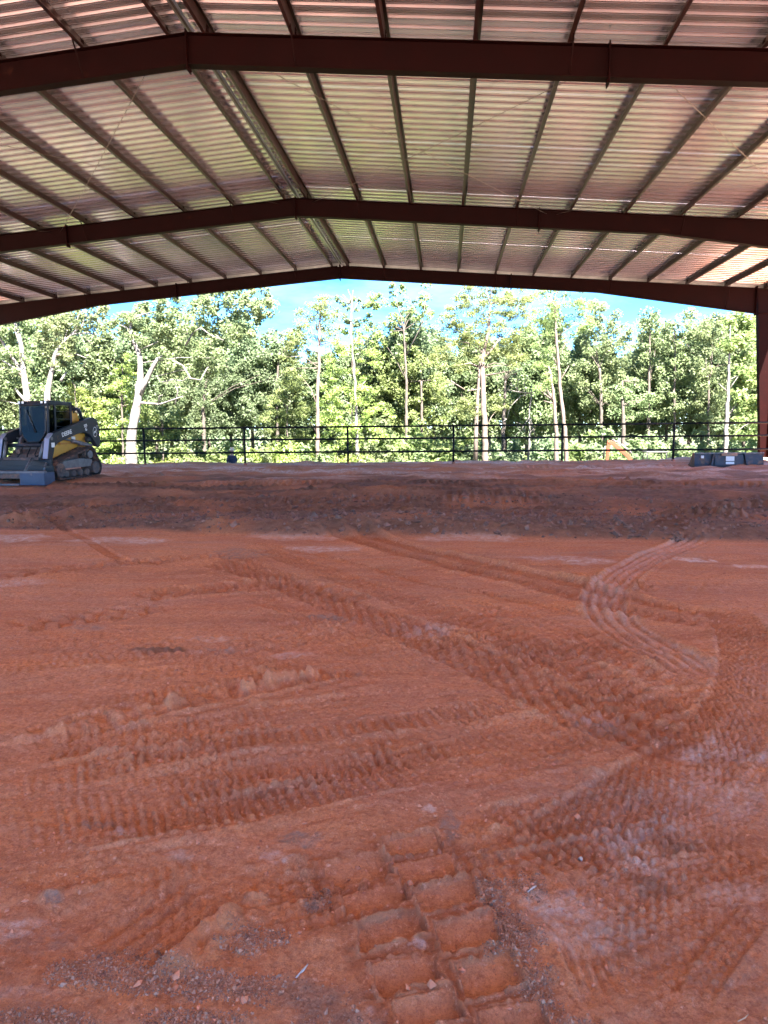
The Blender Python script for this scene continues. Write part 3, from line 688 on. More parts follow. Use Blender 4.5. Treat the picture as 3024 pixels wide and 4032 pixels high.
# knee end plates with bolts
for s in (-1, 1):
    mb = MB(); mb.box((s*(INNER-.012), 0, (top(INNER)+ZH)/2), (.022, .26, top(INNER)-ZH+.16))
    for z in np.linspace(ZH+.05, top(INNER)-.05, 5):
        for y in (-.08, .08): mb.tube([(s*(INNER-.05), y, z), (s*(INNER+.02), y, z)], .015, 6)
    kp = mb.mesh('knee_plate')
    for fy in frames: link('knee_plate', kp, m_steel, bld, (0, fy, 0))
for i in range(4):
    for s in (-1, 1):
        for x in purl_x: link('purlin', pum[s], m_purlin, bld, (s*x, -(i+1)*BAY+.002, top(x)+.001))
clp = MB(); clp.box((0, 0, .1), (.008, .12, .18)).box((0, 0, .004), (.1, .14, .008))
for z_ in (.06, .14): clp.tube([(-.014, -.03, z_), (.014, -.03, z_)], .012, 6).tube([(-.014, .03, z_), (.014, .03, z_)], .012, 6)
clp = clp.mesh('purlin_clip')
for fy in frames[:4]:
    for s in (-1, 1):
        for x in purl_x: link('purlin_clip', clp, m_steel, bld, (s*(x+.012), fy, top(x)+.002))
# short purlin ends past the far frame
def purlin_end(s):
    me_ = pum[s].copy(); 
    for v in me_.vertices:
        if v.co.y > 1: v.co.y = .28
    return me_
for s in (-1, 1):
    pe = purlin_end(s)
    for x in purl_x: link('purlin_end', pe, m_purlin, bld, (s*x, 0, top(x)+.001))
# roof sheets, three ribs wide
PIT_ = .3048
def sheet_prof():
    p = []
    for k in range(3):
        o = k*PIT_
        p += [(o, 0), (o+.058, 0), (o+.066, .005), (o+.078, .005), (o+.086, 0), (o+.108, 0), (o+.136, .044), (o+.169, .044), (o+.197, 0),
              (o+.219, 0), (o+.227, .005), (o+.239, .005), (o+.247, 0)]
    return p+[(3*PIT_, 0)]
SP = sheet_prof()
def sheet_mesh(s, jitter=0.0):
    vs = []; fs = []; xs = [0.04, 6, 12, HALF+.35]
    for x in xs:
        for y, z in SP: vs.append((s*x, y, top(x)+PH+.006+z))
    n = len(SP)
    for i in range(len(xs)-1):
        for k in range(n-1):
            f = (i*n+k, (i+1)*n+k, (i+1)*n+k+1, i*n+k+1); fs.append(f if s > 0 else f[::-1])
    me_ = bpy.data.meshes.new('roof_sheet'); me_.from_pydata(vs, [], fs); return me_
shm = {s: sheet_mesh(s) for s in (-1, 1)}
W3 = 3*PIT_; nsh = int((4*BAY+.9)/W3)+1
for k in range(nsh):
    for s in (-1, 1):
        o = link('roof_sheet', shm[s], m_sheet, bld, (0, .40-(k+1)*W3, random.uniform(-.001, .001)))
# ridge cap with a pipe under it
mb = MB(); y0_, y1_ = -4*BAY-.4, .4
for s in (-1, 1): mb.add([(0, y0_, top(0)+PH+.062), (0, y1_, top(0)+PH+.062), (s*.22, y1_, top(.22)+PH+.05), (s*.22, y0_, top(.22)+PH+.05)], [(0, 1, 2, 3)])
mb.build('ridge_cap', m_trim, bld)
mb = MB(); mb.tube([(0.03, y0_, top(0)+.10), (0.03, .05, top(0)+.10)], .022, 8); mb.build('ridge_conduit', m_rod, bld)
mb = MB(); mb.box((-.06, (y0_+y1_)/2, top(0)+PH-.02), (.035, y1_-y0_, .03)); mb.build('ridge_strip', m_trim, bld)
for s in (-1, 1):
    mb = MB(); xe = HALF+.35
    mb.prism([(0.0, top(0)-.03), (s*xe, top(xe)-.03), (s*xe, top(xe)+PH+.05), (0.0, top(0)+PH+.05)], .30, .306)
    mb.build('rake_trim', m_trim, bld)
    mb = MB(); mb.prism([(s*(HALF+.3), top(HALF)-.02), (s*(HALF+.45), top(HALF)-.02), (s*(HALF+.45), top(HALF)+.16), (s*(HALF+.3), top(HALF)+.16)], y0_, y1_)
    mb.build('gutter', m_steel, bld)
    mb = MB(); mb.prism([(s*(HALF-.1), top(HALF)-.0), (s*(HALF-.02), top(HALF)), (s*(HALF-.02), top(HALF)+.19), (s*(HALF-.1), top(HALF)+.19)], y0_+.4, 0)
    mb.build('eave_strut', m_purlin, bld)
# crossed brace rods
def rod(xa, fa, xb, fb):
    za = top(xa)-.1; zb = top(xb)-.1
    p = [Vector((xa, frames[fa], za)).lerp(Vector((xb, frames[fb], zb)), t_)-Vector((0, 0, .05*math.sin(math.pi*t_))) for t_ in np.linspace(0, 1, 7)]
    MB().tube(p, .008, 5).build('brace_rod', m_rod, bld)
for s in (-1, 1):
    for a_, b_ in ((.5, 7.6), (7.9, 15.5)):
        rod(s*a_, 2, s*b_, 1); rod(s*b_, 2, s*a_, 1)
# pair of small bright bolts at the far apex
mb = MB()
for x in (-.06, .10): mb.sphere((x, -.12, top(0)-.03), .03)
mb.build('apex_bolts', m_lamp, bld)

# ------------------------------------------------------------------ pipe fence
FY, FX0, FS, FT = 28.22, -12.43, 4.24, 1.549
fen = empty('pipe_rail_fence', (0, FY, 0)); tag(fen, 'black three rail pipe fence across the far end of the clay floor', 'fence')
ks = list(range(-3, 9))
rail_z = [FT-.028, FT*.667, FT*.330]
for k in ks:
    x = FX0+k*FS; z0 = ground_z(x, FY)
    mb = MB(); mb.tube([(0, 0, z0-.3), (0, 0, FT-.03)], .042, 10); mb.sphere((0, 0, FT-.03), .038, 10, 5); mb.build('post', m_fence, fen, loc=(x, 0, 0))
    mb = MB(); mb.tube([(0, 0, z0-.1), (0, 0, z0+.02), (0, 0, z0+.10)], [.1, .075, .036], 9); mb.build('post_footing', mat('post_mud', CLAY, .9) if k == ks[0] else bpy.data.materials['post_mud'], fen, loc=(x, 0, 0))
rme = MB().tube([(0, 0, 0), (FS/2, 0, -.004), (FS, 0, 0)], .038, 10).mesh('rail')
for k in ks[:-1]:
    for z in rail_z: link('rail', rme, m_fence, fen, (FX0+k*FS, -.0, z+random.uniform(-.004, .004)))

# ------------------------------------------------------------------ compact track loader
def hull(pts):
    pts = sorted(set((round(a, 5), round(b_, 5)) for a, b_ in pts)); 
    def half(ps):
        h = []
        for p in ps:
            while len(h) > 1 and (h[-1][0]-h[-2][0])*(p[1]-h[-2][1])-(h[-1][1]-h[-2][1])*(p[0]-h[-2][0]) <= 0: h.pop()
            h.append(p)
        return h[:-1]
    return half(pts)+half(pts[::-1])
def belt_loop(circ, step):
    pts = []
    for cx, cz, r in circ: pts += [(cx+r*math.cos(a), cz+r*math.sin(a)) for a in np.linspace(0, 2*math.pi, 40)]
    h = hull(pts); h.append(h[0]); h = np.array(h); L_ = np.r_[0, np.cumsum(np.hypot(*np.diff(h, axis=0).T))]
    n = int(L_[-1]/step)//2*2; s = np.linspace(0, L_[-1], n+1)[:-1]
    P_ = np.stack([np.interp(s, L_, h[:, 0]), np.interp(s, L_, h[:, 1])], 1)
    T_ = np.roll(P_, -1, 0)-np.roll(P_, 1, 0); T_ /= np.hypot(*T_.T)[:, None]; return P_, np.stack([T_[:, 1], -T_[:, 0]], 1)
def track_belt(circ, y0, y1, lug=.028, step=.045):
    P_, Nn = belt_loop(circ, step); n = len(P_); mb = MB(); ym = (y0+y1)/2
    ys = [y0, y0+.03, ym-.02, ym+.02, y1-.03, y1]
    vs = []
    for i in range(n):
        for k, y in enumerate(ys):
            up = lug if ((i//1) % 3 == 0 and k in (1, 2)) or ((i+1) % 3 == 0 and k in (3, 4)) else 0
            o = .03+up; vs.append((P_[i, 0]+Nn[i, 0]*o, y, P_[i, 1]+Nn[i, 1]*o))
        for y in (y1, y0): vs.append((P_[i, 0], y, P_[i, 1]))
    m_ = len(ys)+2; fs = []
    for i in range(n):
        j = (i+1) % n
        for k in range(m_): fs.append((i*m_+k, j*m_+k, j*m_+(k+1) % m_, i*m_+(k+1) % m_))
    mb.add(vs, fs); return mb
LR = R(-95)
lx, ly = -11.75, 19.95
ldr = empty('track_loader', (lx, ly, ground_z(lx, ly)+.0), LR)
tag(ldr, 'charcoal and yellow compact track loader with glazed cab and muddy rubber tracks', 'track loader')
circ = [(.86, .26, .23), (-.86, .26, .22), (-.62, .66, .19)]
for sy in (1, -1):
    y0, y1 = (.58, 1.03) if sy > 0 else (-1.03, -.58)
    tb = track_belt(circ, y0, y1).build('rubber_track', m_rubber, ldr)
    yo = 1.0*sy; yi = .6*sy
    fr = MB(); fr.prism([(-.72, .30), (.70, .30), (.74, .40), (.62, .52), (-.2, .56), (-.78, .50)], *sorted((.93*sy, .66*sy)))
    fr.build('track_frame', m_greysteel, ldr, bevel=.012)
    MB().tube([(.86, yi, .26), (.86, yo, .26)], .2, 20).tube([(.86, yo-.02*sy, .26), (.86, yo+.02*sy, .26)], .08, 12).build('front_idler', m_muddy, ldr, bevel=.01)
    MB().tube([(-.86, yi, .26), (-.86, yo, .26)], .19, 20).build('rear_idler', m_muddy, ldr, bevel=.01)
    sp = MB(); sp.tube([(-.62, yi, .66), (-.62, .9*sy, .66)], .16, 16)
    for k in range(10):
        a = k*math.pi/5; sp.box((-.62+.17*math.cos(a), .78*sy, .66+.17*math.sin(a)), (.05, .1, .05), Matrix.Rotation(-a, 4, 'Y'))
    spo = sp.build('drive_sprocket', m_muddy, ldr); MB().tube([(-.62, .9*sy, .66), (-.62, .98*sy, .66)], .12, 16).build('hub', m_greysteel, spo)
    for k in range(4): MB().tube([(-.5+.34*k, yi, .14), (-.5+.34*k, yo-.06*sy, .14)], .10, 14).build('roller', m_muddy, ldr)
    MB().prism([(-.55, .50), (.35, .50), (.2, .62), (-.35, .80), (-.5, .78)], *sorted((.66*sy, .60*sy))).build('mud_guard', m_muddy, ldr)
# chassis
MB().prism([(-1.05, .30), (.78, .26), (.82, .50), (.45, .98), (.30, 1.02), (-1.05, 1.02)], -.56, .56).build('chassis', m_yellow, ldr, bevel=.02)
for sy in (1, -1):
    MB().prism([(-.98, .98), (.30, .98), (.16, 1.24), (-.45, 1.30), (-.98, 1.30)], *sorted((.60*sy, .40*sy))).build('side_panel', m_yellow, ldr, bevel=.015)
    MB().box((-.35, .605*sy, 1.0), (1.25, .02, .05)).build('trim_strip', mat('amber_strip', (.4, .16, .02), .5) if sy > 0 else bpy.data.materials['amber_strip'], ldr)
    MB().tube([(-.95, .66*sy, .95), (-.2, .66*sy, 1.08)], .055, 10).tube([(-.2, .66*sy, 1.08), (.45, .66*sy, 1.18)], .028, 8).build('lift_cylinder', m_greysteel, ldr)
    MB().box((-.36, .615*sy, 1.14), (.17, .012, .12)).build('decal', m_white, ldr)
MB().prism([(-1.35, .55), (-1.05, .42), (-1.05, 1.75), (-1.30, 1.70)], -.5, .5).build('engine_door', m_dark, ldr, bevel=.03)
MB().prism([(-1.05, 1.02), (-.62, 1.02), (-.62, 1.95), (-.74, 2.02), (-.92, 1.90), (-1.02, 1.6)], .12, .44).build('engine_cover', m_yellow, ldr, bevel=.03)
MB().prism([(-1.05, 1.02), (-.62, 1.02), (-.62, 1.95), (-.74, 2.02), (-.92, 1.90), (-1.02, 1.6)], -.44, -.12).build('engine_cover', m_yellow, ldr, bevel=.03)
MB().tube([(-.66, .5, 2.02), (-.84, .5, 2.02), (-.92, .5, 1.95), (-1.12, .52, 1.52)], .05, 8).tube([(-.66, -.5, 2.02), (-.84, -.5, 2.02), (-.92, -.5, 1.95), (-1.12, -.52, 1.52)], .05, 8).build('rear_guard', m_dark, ldr)
MB().tube([(-.72, .40, 1.9), (-.72, .40, 2.12)], .06, 10).build('exhaust', m_black, ldr)
# lower front between the arms
MB().prism([(.78, .22), (.98, .30), (.86, .72), (.56, .96), (.45, .96)], -.56, .56).build('front_plate', m_muddy, ldr, bevel=.01)
MB().prism([(.55, .86), (.72, .86), (.66, 1.02), (.55, 1.04)], -.5, .5).build('step', m_greysteel, ldr, bevel=.01)
# cab: pillars, roof, glazed door that tapers to a point
CX0, CX1, CW, CZ0, CZ1 = -.60, .58, .46, 1.00, 2.20
for sy in (1, -1):
    y0, y1 = sorted((CW*sy, (CW-.05)*sy))
    MB().prism([(CX1-.07, 1.30), (CX1, 1.28), (CX1-.06, CZ1-.06), (CX1-.13, CZ1-.06)], y0, y1).build('front_pillar', m_dark, ldr, bevel=.008)
    MB().prism([(CX0, 1.02), (CX0+.08, 1.02), (CX0+.08, CZ1-.06), (CX0, CZ1-.06)], y0, y1).build('rear_pillar', m_dark, ldr, bevel=.008)
    MB().prism([(.18, 1.35), (.24, 1.35), (.22, CZ1-.06), (.16, CZ1-.06)], y0, y1).build('middle_pillar', m_dark, ldr)
    MB().prism([(CX0, 1.02), (.45, 1.02), (CX1, 1.28), (CX1, 1.34), (.1, 1.30), (CX0, 1.42)], y0, y1).build('cab_side', m_dark, ldr, bevel=.01)
    MB().prism([(CX0+.08, 1.42), (.16, 1.33), (.16, CZ1-.1), (CX0+.08, CZ1-.1)], *sorted(((CW-.03)*sy, (CW-.022)*sy))).build('side_window', m_glass, ldr)
    MB().prism([(.24, 1.33), (CX1-.07, 1.34), (CX1-.12, CZ1-.1), (.22, CZ1-.1)], *sorted(((CW-.03)*sy, (CW-.022)*sy))).build('side_window', m_glass, ldr)
    for a_, b_ in ((1.50, 1.5), (1.72, 1.72), (1.94, 1.94)):
        MB().box((-.18, (CW-.015)*sy, a_), (.66, .012, .014)).build('window_guard_bar', m_dark, ldr)
    MB().prism([(.50, 1.28), (.66, 1.16), (.72, 1.0), (.66, .96), (.54, 1.08), (.44, 1.22)], *sorted(((CW-.02)*sy, (CW-.10)*sy))).build('door_sill', m_greysteel, ldr, bevel=.01)
MB().prism([(CX0-.05, CZ1-.08), (CX1-.04, CZ1-.08), (CX1-.08, CZ1+.0), (CX1-.2, CZ1+.04), (CX0, CZ1+.02)], -CW-.01, CW+.01).build('cab_roof', m_dark, ldr, bevel=.02)
MB().prism([(CX0, 1.0), (.5, 1.0), (.5, 1.06), (CX0, 1.06)], -CW+.06, CW-.06).build('cab_floor', m_black, ldr)
dr = MB(); zz = [(1.05, .18), (1.22, .32), (1.38, .40), (2.10, .40)]
prof = [(-y, z) for z, y in zz]+[(y, z) for z, y in zz[::-1]]
gx = lambda z: CX1+.02-(z-1.3)*.065
def door(pr, o, th):
    mb = MB(); n = len(pr); vs = [(gx(z)+o, y, z) for y, z in pr]+[(gx(z)+o+th, y, z) for y, z in pr]
    fs = [tuple(range(n))[::-1], tuple(range(n, 2*n))]+[(i, (i+1) % n, n+(i+1) % n, n+i) for i in range(n)]; mb.add(vs, fs); return mb
dg = door(prof, 0, .008).build('front_door', m_glass, ldr)
fr = MB(); loop = [(gx(z), y, z) for y, z in prof]; loop.append(loop[0])
fr.tube(loop, .022, 6, smooth=False); fr.build('door_frame', m_black, dg)
door([(-.36, 1.33), (-.16, 1.10), (.16, 1.10), (.36, 1.33)], -.02, .006).build('door_kick_panel', m_dark, dg)
MB().tube([(gx(1.3)+.03, .1, 1.33), (gx(1.9)+.03, -.18, 1.98)], .012, 6).build('wiper', m_black, dg)
MB().box((-.25, 0, 1.22), (.42, .46, .12)).box((-.45, 0, 1.56), (.12, .44, .62), Matrix.Rotation(R(-8), 4, 'Y')).box((-.48, 0, 1.93), (.1, .26, .16)).build('seat', m_black, ldr, bevel=.03)
MB().box((.08, .3, 1.40), (.08, .07, .2)).tube([(.08, .3, 1.45), (.12, .3, 1.62)], .03, 8).box((.08, -.3, 1.40), (.08, .07, .2)).tube([(.08, -.3, 1.45), (.12, -.3, 1.62)], .03, 8).build('joystick', m_black, ldr)
for y in (-.42, -.30, .30, .42):
    h_ = MB().box((CX1-.06, y, CZ1-.01), (.07, .09, .09)).build('work_light', m_black, ldr, bevel=.01); MB().box((CX1-.018, y, CZ1-.01), (.012, .06, .06)).build('lens', m_lamp, h_)
MB().tube([(CX1-.3, .33*math.cos(a), CZ1+.02+.13*math.sin(a)) for a in np.linspace(0, math.pi, 13)], .010, 6).build('reflected_arc', m_dark, ldr)  # reflected arc above the cab, shaped as a thin tube
# lift arms
outer = [(-1.42, 1.56), (-1.36, 1.70), (-1.18, 1.78), (-1.02, 1.76), (.52, 1.40), (.86, 1.30), (1.02, 1.16), (1.16, .62), (1.14, .44), (.98, .42), (.90, .66), (.80, .92), (.62, 1.04),
         (.30, 1.12), (-.30, 1.27), (-.62, 1.32), (-.92, 1.26), (-1.12, 1.08), (-1.28, .88), (-1.44, .86), (-1.48, 1.1)]
inner_m = {1: m_dark, -1: m_dark}
for sy in (1, -1):
    y0, y1 = (.66, .80) if sy > 0 else (-.80, -.66)
    arm = MB().prism(outer, y0, y1).build('lift_arm', m_dark, ldr, bevel=.018)
    MB().prism([(.86, 1.315), (1.035, 1.165), (1.175, .62), (1.16, .60), (1.015, 1.15), (.85, 1.295)], y0+.0, y1).build('arm_front_strip', m_armpale, arm)
    MB().tube([(.92, .81*sy, 1.16), (.92, .64*sy, 1.16)], .05, 12).build('pivot_pin', m_greysteel, arm)
    MB().tube([(1.05, .81*sy, .52), (1.05, .64*sy, .52)], .055, 12).build('pivot_pin', m_greysteel, arm); MB().tube([(-1.32, .82*sy, 1.5), (-1.32, .64*sy, 1.5)], .05, 12).build('pivot_pin', m_greysteel, arm)
    MB().tube([(.98, .60*sy, 1.08), (1.16, .56*sy, .62)], .045, 10).tube([(1.16, .56*sy, .62), (1.2, .54*sy, .36)], .025, 8).build('tilt_cylinder', m_greysteel, arm)
    ys = .802 if sy > 0 else -.802
    MB().box((.88, ys, .98), (.14, .006, .13)).build('warning_decal', m_white, arm)
    MB().box((-1.0, .70*sy, 1.12), (.26, .1, .12)).build('arm_link', m_dark, arm)
    MB().tube([(-1.15, .70*sy, .92), (-.5, .7*sy, .98)], .045, 10).build('link_bar', m_greysteel, arm)
    # lettering on the arm, reading towards the rear
    def text(s_, size, x, z, rot, nm):
        cu = bpy.data.curves.new(nm, 'FONT'); cu.body = s_; cu.size = size; cu.align_x = 'CENTER'; cu.align_y = 'CENTER'; cu.extrude = .002; cu.offset = size*.02
        tmp = bpy.data.objects.new('tmp', cu); C.objects.link(tmp); dg_ = bpy.context.evaluated_depsgraph_get()
        mm = bpy.data.meshes.new_from_object(tmp.evaluated_get(dg_)); bpy.data.objects.remove(tmp)
        o = link(nm, mm, m_white, arm); 
        o.matrix_local = Matrix.Translation((x, ys+.003*sy, z)) @ (Matrix.Rotation(math.pi, 4, 'Z') if sy > 0 else Matrix.Identity(4)) @ Matrix.Rotation(R(90), 4, 'X') @ Matrix.Rotation(rot*(1 if sy > 0 else -1), 4, 'Z')
        return o
    text('DEERE', .17, .22, 1.30, R(13), 'lettering')
    text('333', .11, -.72, 1.52, R(13), 'model_number'); text('G', .13, -.74, 1.41, R(10), 'model_letter')
    # round badge: a ring with a leaping deer
    cx_, cz_ = -1.20, 1.33; ring = MB(); n = 26
    for r0, r1 in ((.12, .135),):
        vs = []; fs = []
        for k in range(n):
            a = 2*math.pi*k/n
            for rr_ in (r0, r1): vs.append((cx_+rr_*.8*math.cos(a), ys+.004*sy, cz_+rr_*1.15*math.sin(a)))
        for k in range(n): fs.append((2*k, 2*k+1, 2*((k+1) % n)+1, 2*((k+1) % n)))
        ring.add(vs, fs)
    deer = [(-.08, -.02), (-.055, .015), (-.02, .03), (.02, .025), (.05, .045), (.06, .09), (.068, .055), (.085, .06), (.08, .03), (.06, .015), (.05, -.01), (.085, -.035), (.07, -.045), (.035, -.02), (-.01, -.015), (-.03, -.04), (-.075, -.075), (-.06, -.045), (-.055, -.02)]
    sx = 1 if sy > 0 else -1
    for yy in (.0042,):
        ring.add([(cx_-sx*p*.85, ys+yy*sy, cz_+q_) for p, q_ in deer], [tuple(range(len(deer)))])
    ring.build('round_badge', m_white, arm)
MB().tube([(.88, -.66, .98), (.88, .66, .98)], .06, 10).build('arm_cross_tube', m_dark, ldr)
MB().box((1.22, 0, .44), (.07, 1.14, .42), Matrix.Rotation(R(-6), 4, 'Y')).build('quick_coupler', m_muddy, ldr, bevel=.01)
for y in (-.2, .05, .28): MB().tube([(.8, y, .95), (.98, y, .72), (1.05, y*1.3, .6), (1.2, y*1.4, .62)], .018, 6).build('hydraulic_hose', m_black, ldr)
MB().box((.9, .18, .62), (.16, .3, .14)).box((.86, -.3, .8), (.12, .14, .12)).build('coupler_block', m_muddy, ldr, bevel=.01)
# grading attachment (a separate thing the loader carries)
att = empty('grading_blade', (lx, ly, ground_z(lx, ly-2)), LR)
tag(att, 'low slate blue and black box grading blade on the front of the track loader', 'grading blade')
MB().prism([(1.30, .28), (1.36, .28), (1.36, .62), (1.30, .62)], -1.05, 1.05).build('hitch_plate', m_black, att, bevel=.008)
for sy in (1, -1):
    MB().prism([(2.2, .10), (2.55, .02), (2.60, .10), (2.60, .36), (2.2, .36)], *sorted((1.72*sy, 1.66*sy))).build('side_plate', m_blue, att, bevel=.008)
    MB().tube([(1.36, .45*sy, .66), (2.45, 1.05*sy, .40)], .035, 8).build('push_strut', m_greysteel, att)
    MB().tube([(1.36, .9*sy, .55), (1.5, .9*sy, .3)], .03, 8).build('short_strut', m_greysteel, att)
MB().box((2.56, 0, .365), (.10, 3.44, .06)).build('front_beam', m_greysteel, att, bevel=.008)
MB().box((2.575, .0, .26), (.05, 3.4, .12)).build('front_plate', m_muddy, att, bevel=.006)
MB().box((2.60, 1.36, .19), (.04, .70, .32)).build('end_panel', m_blue, att, bevel=.006)
MB().box((2.58, -.36, .045), (.12, 2.7, .05)).build('cutting_edge', m_greysteel, att, bevel=.006)
MB().box((1.42, 0, .30), (.06, 2.3, .34)).build('rear_plate', m_black, att, bevel=.006)
MB().box((2.0, .0, .35), (.10, 2.6, .05)).build('middle_beam', m_muddy, att, bevel=.006)

# ------------------------------------------------------------------ spare bucket by the fence
bx0, bx1, by = 8.42, 10.62, 24.75
bk = empty('loader_bucket', ((bx0+bx1)/2, by, ground_z((bx0+bx1)/2, by)), R(-2))
tag(bk, 'scuffed dark steel loader bucket resting on the clay near the right column', 'bucket')
bw = (bx1-bx0)/2
MB().prism([(0, .0), (.72, .0), (.72, .014), (.06, .02), (.0, .10), (.06, .47), (.16, .50), (.16, .485), (.075, .455), (.016, .1)], -bw, bw, 'x').build('shell', m_bucket, bk)
for s in (-1, 1):
    a_, b_ = sorted((bw*s, (bw+.02)*s))
    MB().prism([(0, .0), (.74, .0), (.74, .04), (.5, .14), (.20, .50), (.04, .49), (-.01, .1)], a_, b_, 'x').build('side_plate', mat('rusty_bucket_side', (.2, .09, .05), .8, .2, col2=(.09, .05, .035), scale=6) if s < 0 else m_bucket, bk, bevel=.004)
    for xx, dx in ((.48*s*bw/1.0, .06*s), ):
        mb = MB(); xa = s*.47*1.05; xb = xa+.09*s
        mb.add([(xa-.015, -.06, .46), (xa+.015, -.06, .46), (xb+.03, -.10, .03), (xb-.03, -.10, .03), (xa-.03, .05, .46), (xa+.03, .05, .46), (xb+.03, .02, .03), (xb-.03, .02, .03)],
               [(0, 1, 2, 3)[::-1], (4, 5, 6, 7), (0, 4, 7, 3)[::-1], (1, 5, 6, 2), (0, 1, 5, 4), (3, 2, 6, 7)[::-1]])
        mb.build('coupler_rib', m_bucket, bk)
MB().box((0, .02, .485), (bw*2+.04, .09, .035)).build('top_lip', m_greysteel, bk, bevel=.006)
MB().box((0, -.045, .44), (.50, .05, .09)).build('coupler_saddle', mat('rust_scale', (.26, .13, .08), .85, col2=(.35, .22, .16), scale=8), bk, bevel=.006)
MB().box((0, -.03, .03), (bw*2, .08, .035)).build('bottom_bar', m_muddy, bk, bevel=.006)
MB().prism([(-.045, .07), (-.03, .07), (.0, .42), (-.02, .42)], -.46, .46, 'x').build('coupler_plate', m_bucket, bk, bevel=.004)
MB().box((0.02, -.06, .30), (.27, .008, .155), Matrix.Rotation(R(-4), 4, 'X')).build('label_plate', m_white, bk)
MB().box((0.02, -.065, .155), (.27, .008, .075), Matrix.Rotation(R(-4), 4, 'X')).build('label_plate', m_white, bk)
MB().box((-.86, -.012, .36), (.09, .006, .09)).build('sticker', m_white, bk)

# ------------------------------------------------------------------ mini excavator beyond the fence
ep = at(2560, 1830, 38.5); ez = float(terrain(ep[0], ep[1]))
ex = empty('mini_excavator', (ep[0], ep[1], ez+.2), R(178))     # local +x = machine front, pointing left in view
tag(ex, 'small orange excavator with a bent boom and black canopy beyond the fence', 'excavator')
for sy in (1, -1):
    y0, y1 = sorted((.40*sy, .70*sy))
    track_belt([(.75, .2, .17), (-.75, .2, .17)], y0, y1, .02, .06).build('rubber_track', m_rubber, ex)
    for k in range(5): MB().tube([(-.6+.3*k, .45*sy, .13), (-.6+.3*k, .66*sy, .13)], .09, 10).build('roller', m_muddy, ex)
MB().box((0, 0, .3), (1.0, .84, .2)).tube([(0, 0, .3), (0, 0, .52)], .34, 18).build('undercarriage', m_black, ex)
MB().prism([(-.95, .52), (.55, .52), (.55, .72), (.2, .95), (-.25, 1.02), (-.95, 1.0)], -.62, .62).build('house', m_orange, ex, bevel=.05)
MB().box((-.35, 0, 1.12), (.42, .46, .14)).box((-.55, 0, 1.4), (.1, .44, .5)).build('seat', m_black, ex, bevel=.03)
MB().box((-.22, 0, 2.36), (1.15, 1.05, .07)).build('canopy_roof', m_black, ex, bevel=.03)
for x, y in ((-.72, .48), (-.72, -.48), (.28, .48), (.28, -.48)):
    MB().tube([(x, y, .9), (x, y, 2.15), (x*.95, y*.97, 2.34)], .028, 8).build('canopy_post', m_black, ex)
MB().box((.2, .28, 1.2), (.1, .08, .4)).box((.2, -.28, 1.2), (.1, .08, .4)).build('control_lever', m_black, ex)
MB().box((.72, 0, .62), (.3, .22, .3)).build('swing_post', m_orange, ex, bevel=.02)
bp_ = [(.68, .70), (.92, .72), (1.00, 1.35), (1.22, 2.02), (2.05, 2.74), (2.28, 2.84), (2.30, 2.94), (2.14, 3.00), (1.95, 2.92), (1.10, 2.22), (.86, 1.75), (.72, 1.15)]
MB().prism(bp_, -.09, .09).build('boom', m_orange, ex, bevel=.015)
MB().prism([(2.10, 2.86), (2.18, 3.02), (2.32, 2.96), (2.42, 1.3), (2.34, 1.22), (2.26, 1.3), (2.18, 2.6)], -.075, .075).build('stick', m_orange, ex, bevel=.012)
MB().tube([(1.0, 0, 2.30), (1.55, 0, 2.78)], .05, 10).tube([(1.55, 0, 2.78), (2.05, 0, 3.06)], .026, 8).build('stick_cylinder', m_greysteel, ex)
MB().tube([(.95, 0, .7), (1.35, 0, 1.5)], .055, 10).tube([(1.35, 0, 1.5), (1.5, 0, 1.95)], .028, 8).build('boom_cylinder', m_black, ex)
MB().tube([(2.42, 0, 2.7), (2.50, 0, 2.0)], .05, 10).tube([(2.5, 0, 2.0), (2.52, 0, 1.45)], .026, 8).build('bucket_cylinder', m_black, ex)
mb = MB(); mb.prism([(2.30, 1.30), (2.45, 1.25), (2.42, .75), (2.2, .55), (1.9, .62), (1.82, .78), (1.9, .74), (2.18, .68), (2.3, .85), (2.28, 1.1)], -.25, .25).build('digging_bucket', m_muddy, ex, bevel=.01)
MB().box((1.15, 0, .2), (.06, 1.4, .35)).tube([(.4, .3, .25), (1.12, .3, .25)], .04, 6).tube([(.4, -.3, .25), (1.12, -.3, .25)], .04, 6).build('dozer_blade', m_orange, ex)

# ------------------------------------------------------------------ person beyond the fence
pp = at(913, 1800, 35.2); pz = float(terrain(pp[0], pp[1]))
per = empty('person', (pp[0], pp[1], pz), R(-140))
tag(per, 'person in a tan brimmed hat and dark navy shirt standing beyond the fence', 'person')
per.scale = (1.1, 1.1, 1.09)
def skin(name, verts, edges, rad_, m_, parent, sub=2):
    me_ = bpy.data.meshes.new(name); me_.from_pydata(verts, edges, [])
    o = link(name, me_, m_, parent); sk = o.modifiers.new('skin', 'SKIN')
    for i, r_ in enumerate(rad_):
        d_ = me_.skin_vertices[0].data[i]; d_.radius = (r_, r_) if not isinstance(r_, tuple) else r_; d_.use_root = (i == 0)
    sb = o.modifiers.new('sub', 'SUBSURF'); sb.levels = sub; sb.render_levels = sub
    for p_ in me_.polygons: p_.use_smooth = True
    sk.use_smooth_shade = True; return o
m_skin = mat('skin', (.42, .22, .15), .55); m_shirt = mat('navy_cloth', (.028, .034, .06), .9, col2=(.018, .022, .04), scale=14, bump=.3, bscale=20)
m_jeans = mat('denim', (.06, .08, .13), .9, scale=12); m_hat = mat('straw', (.62, .5, .34), .85, scale=20); m_boot = mat('boot_leather', (.1, .06, .035), .7); m_hair = mat('hair', (.03, .018, .012), .8)
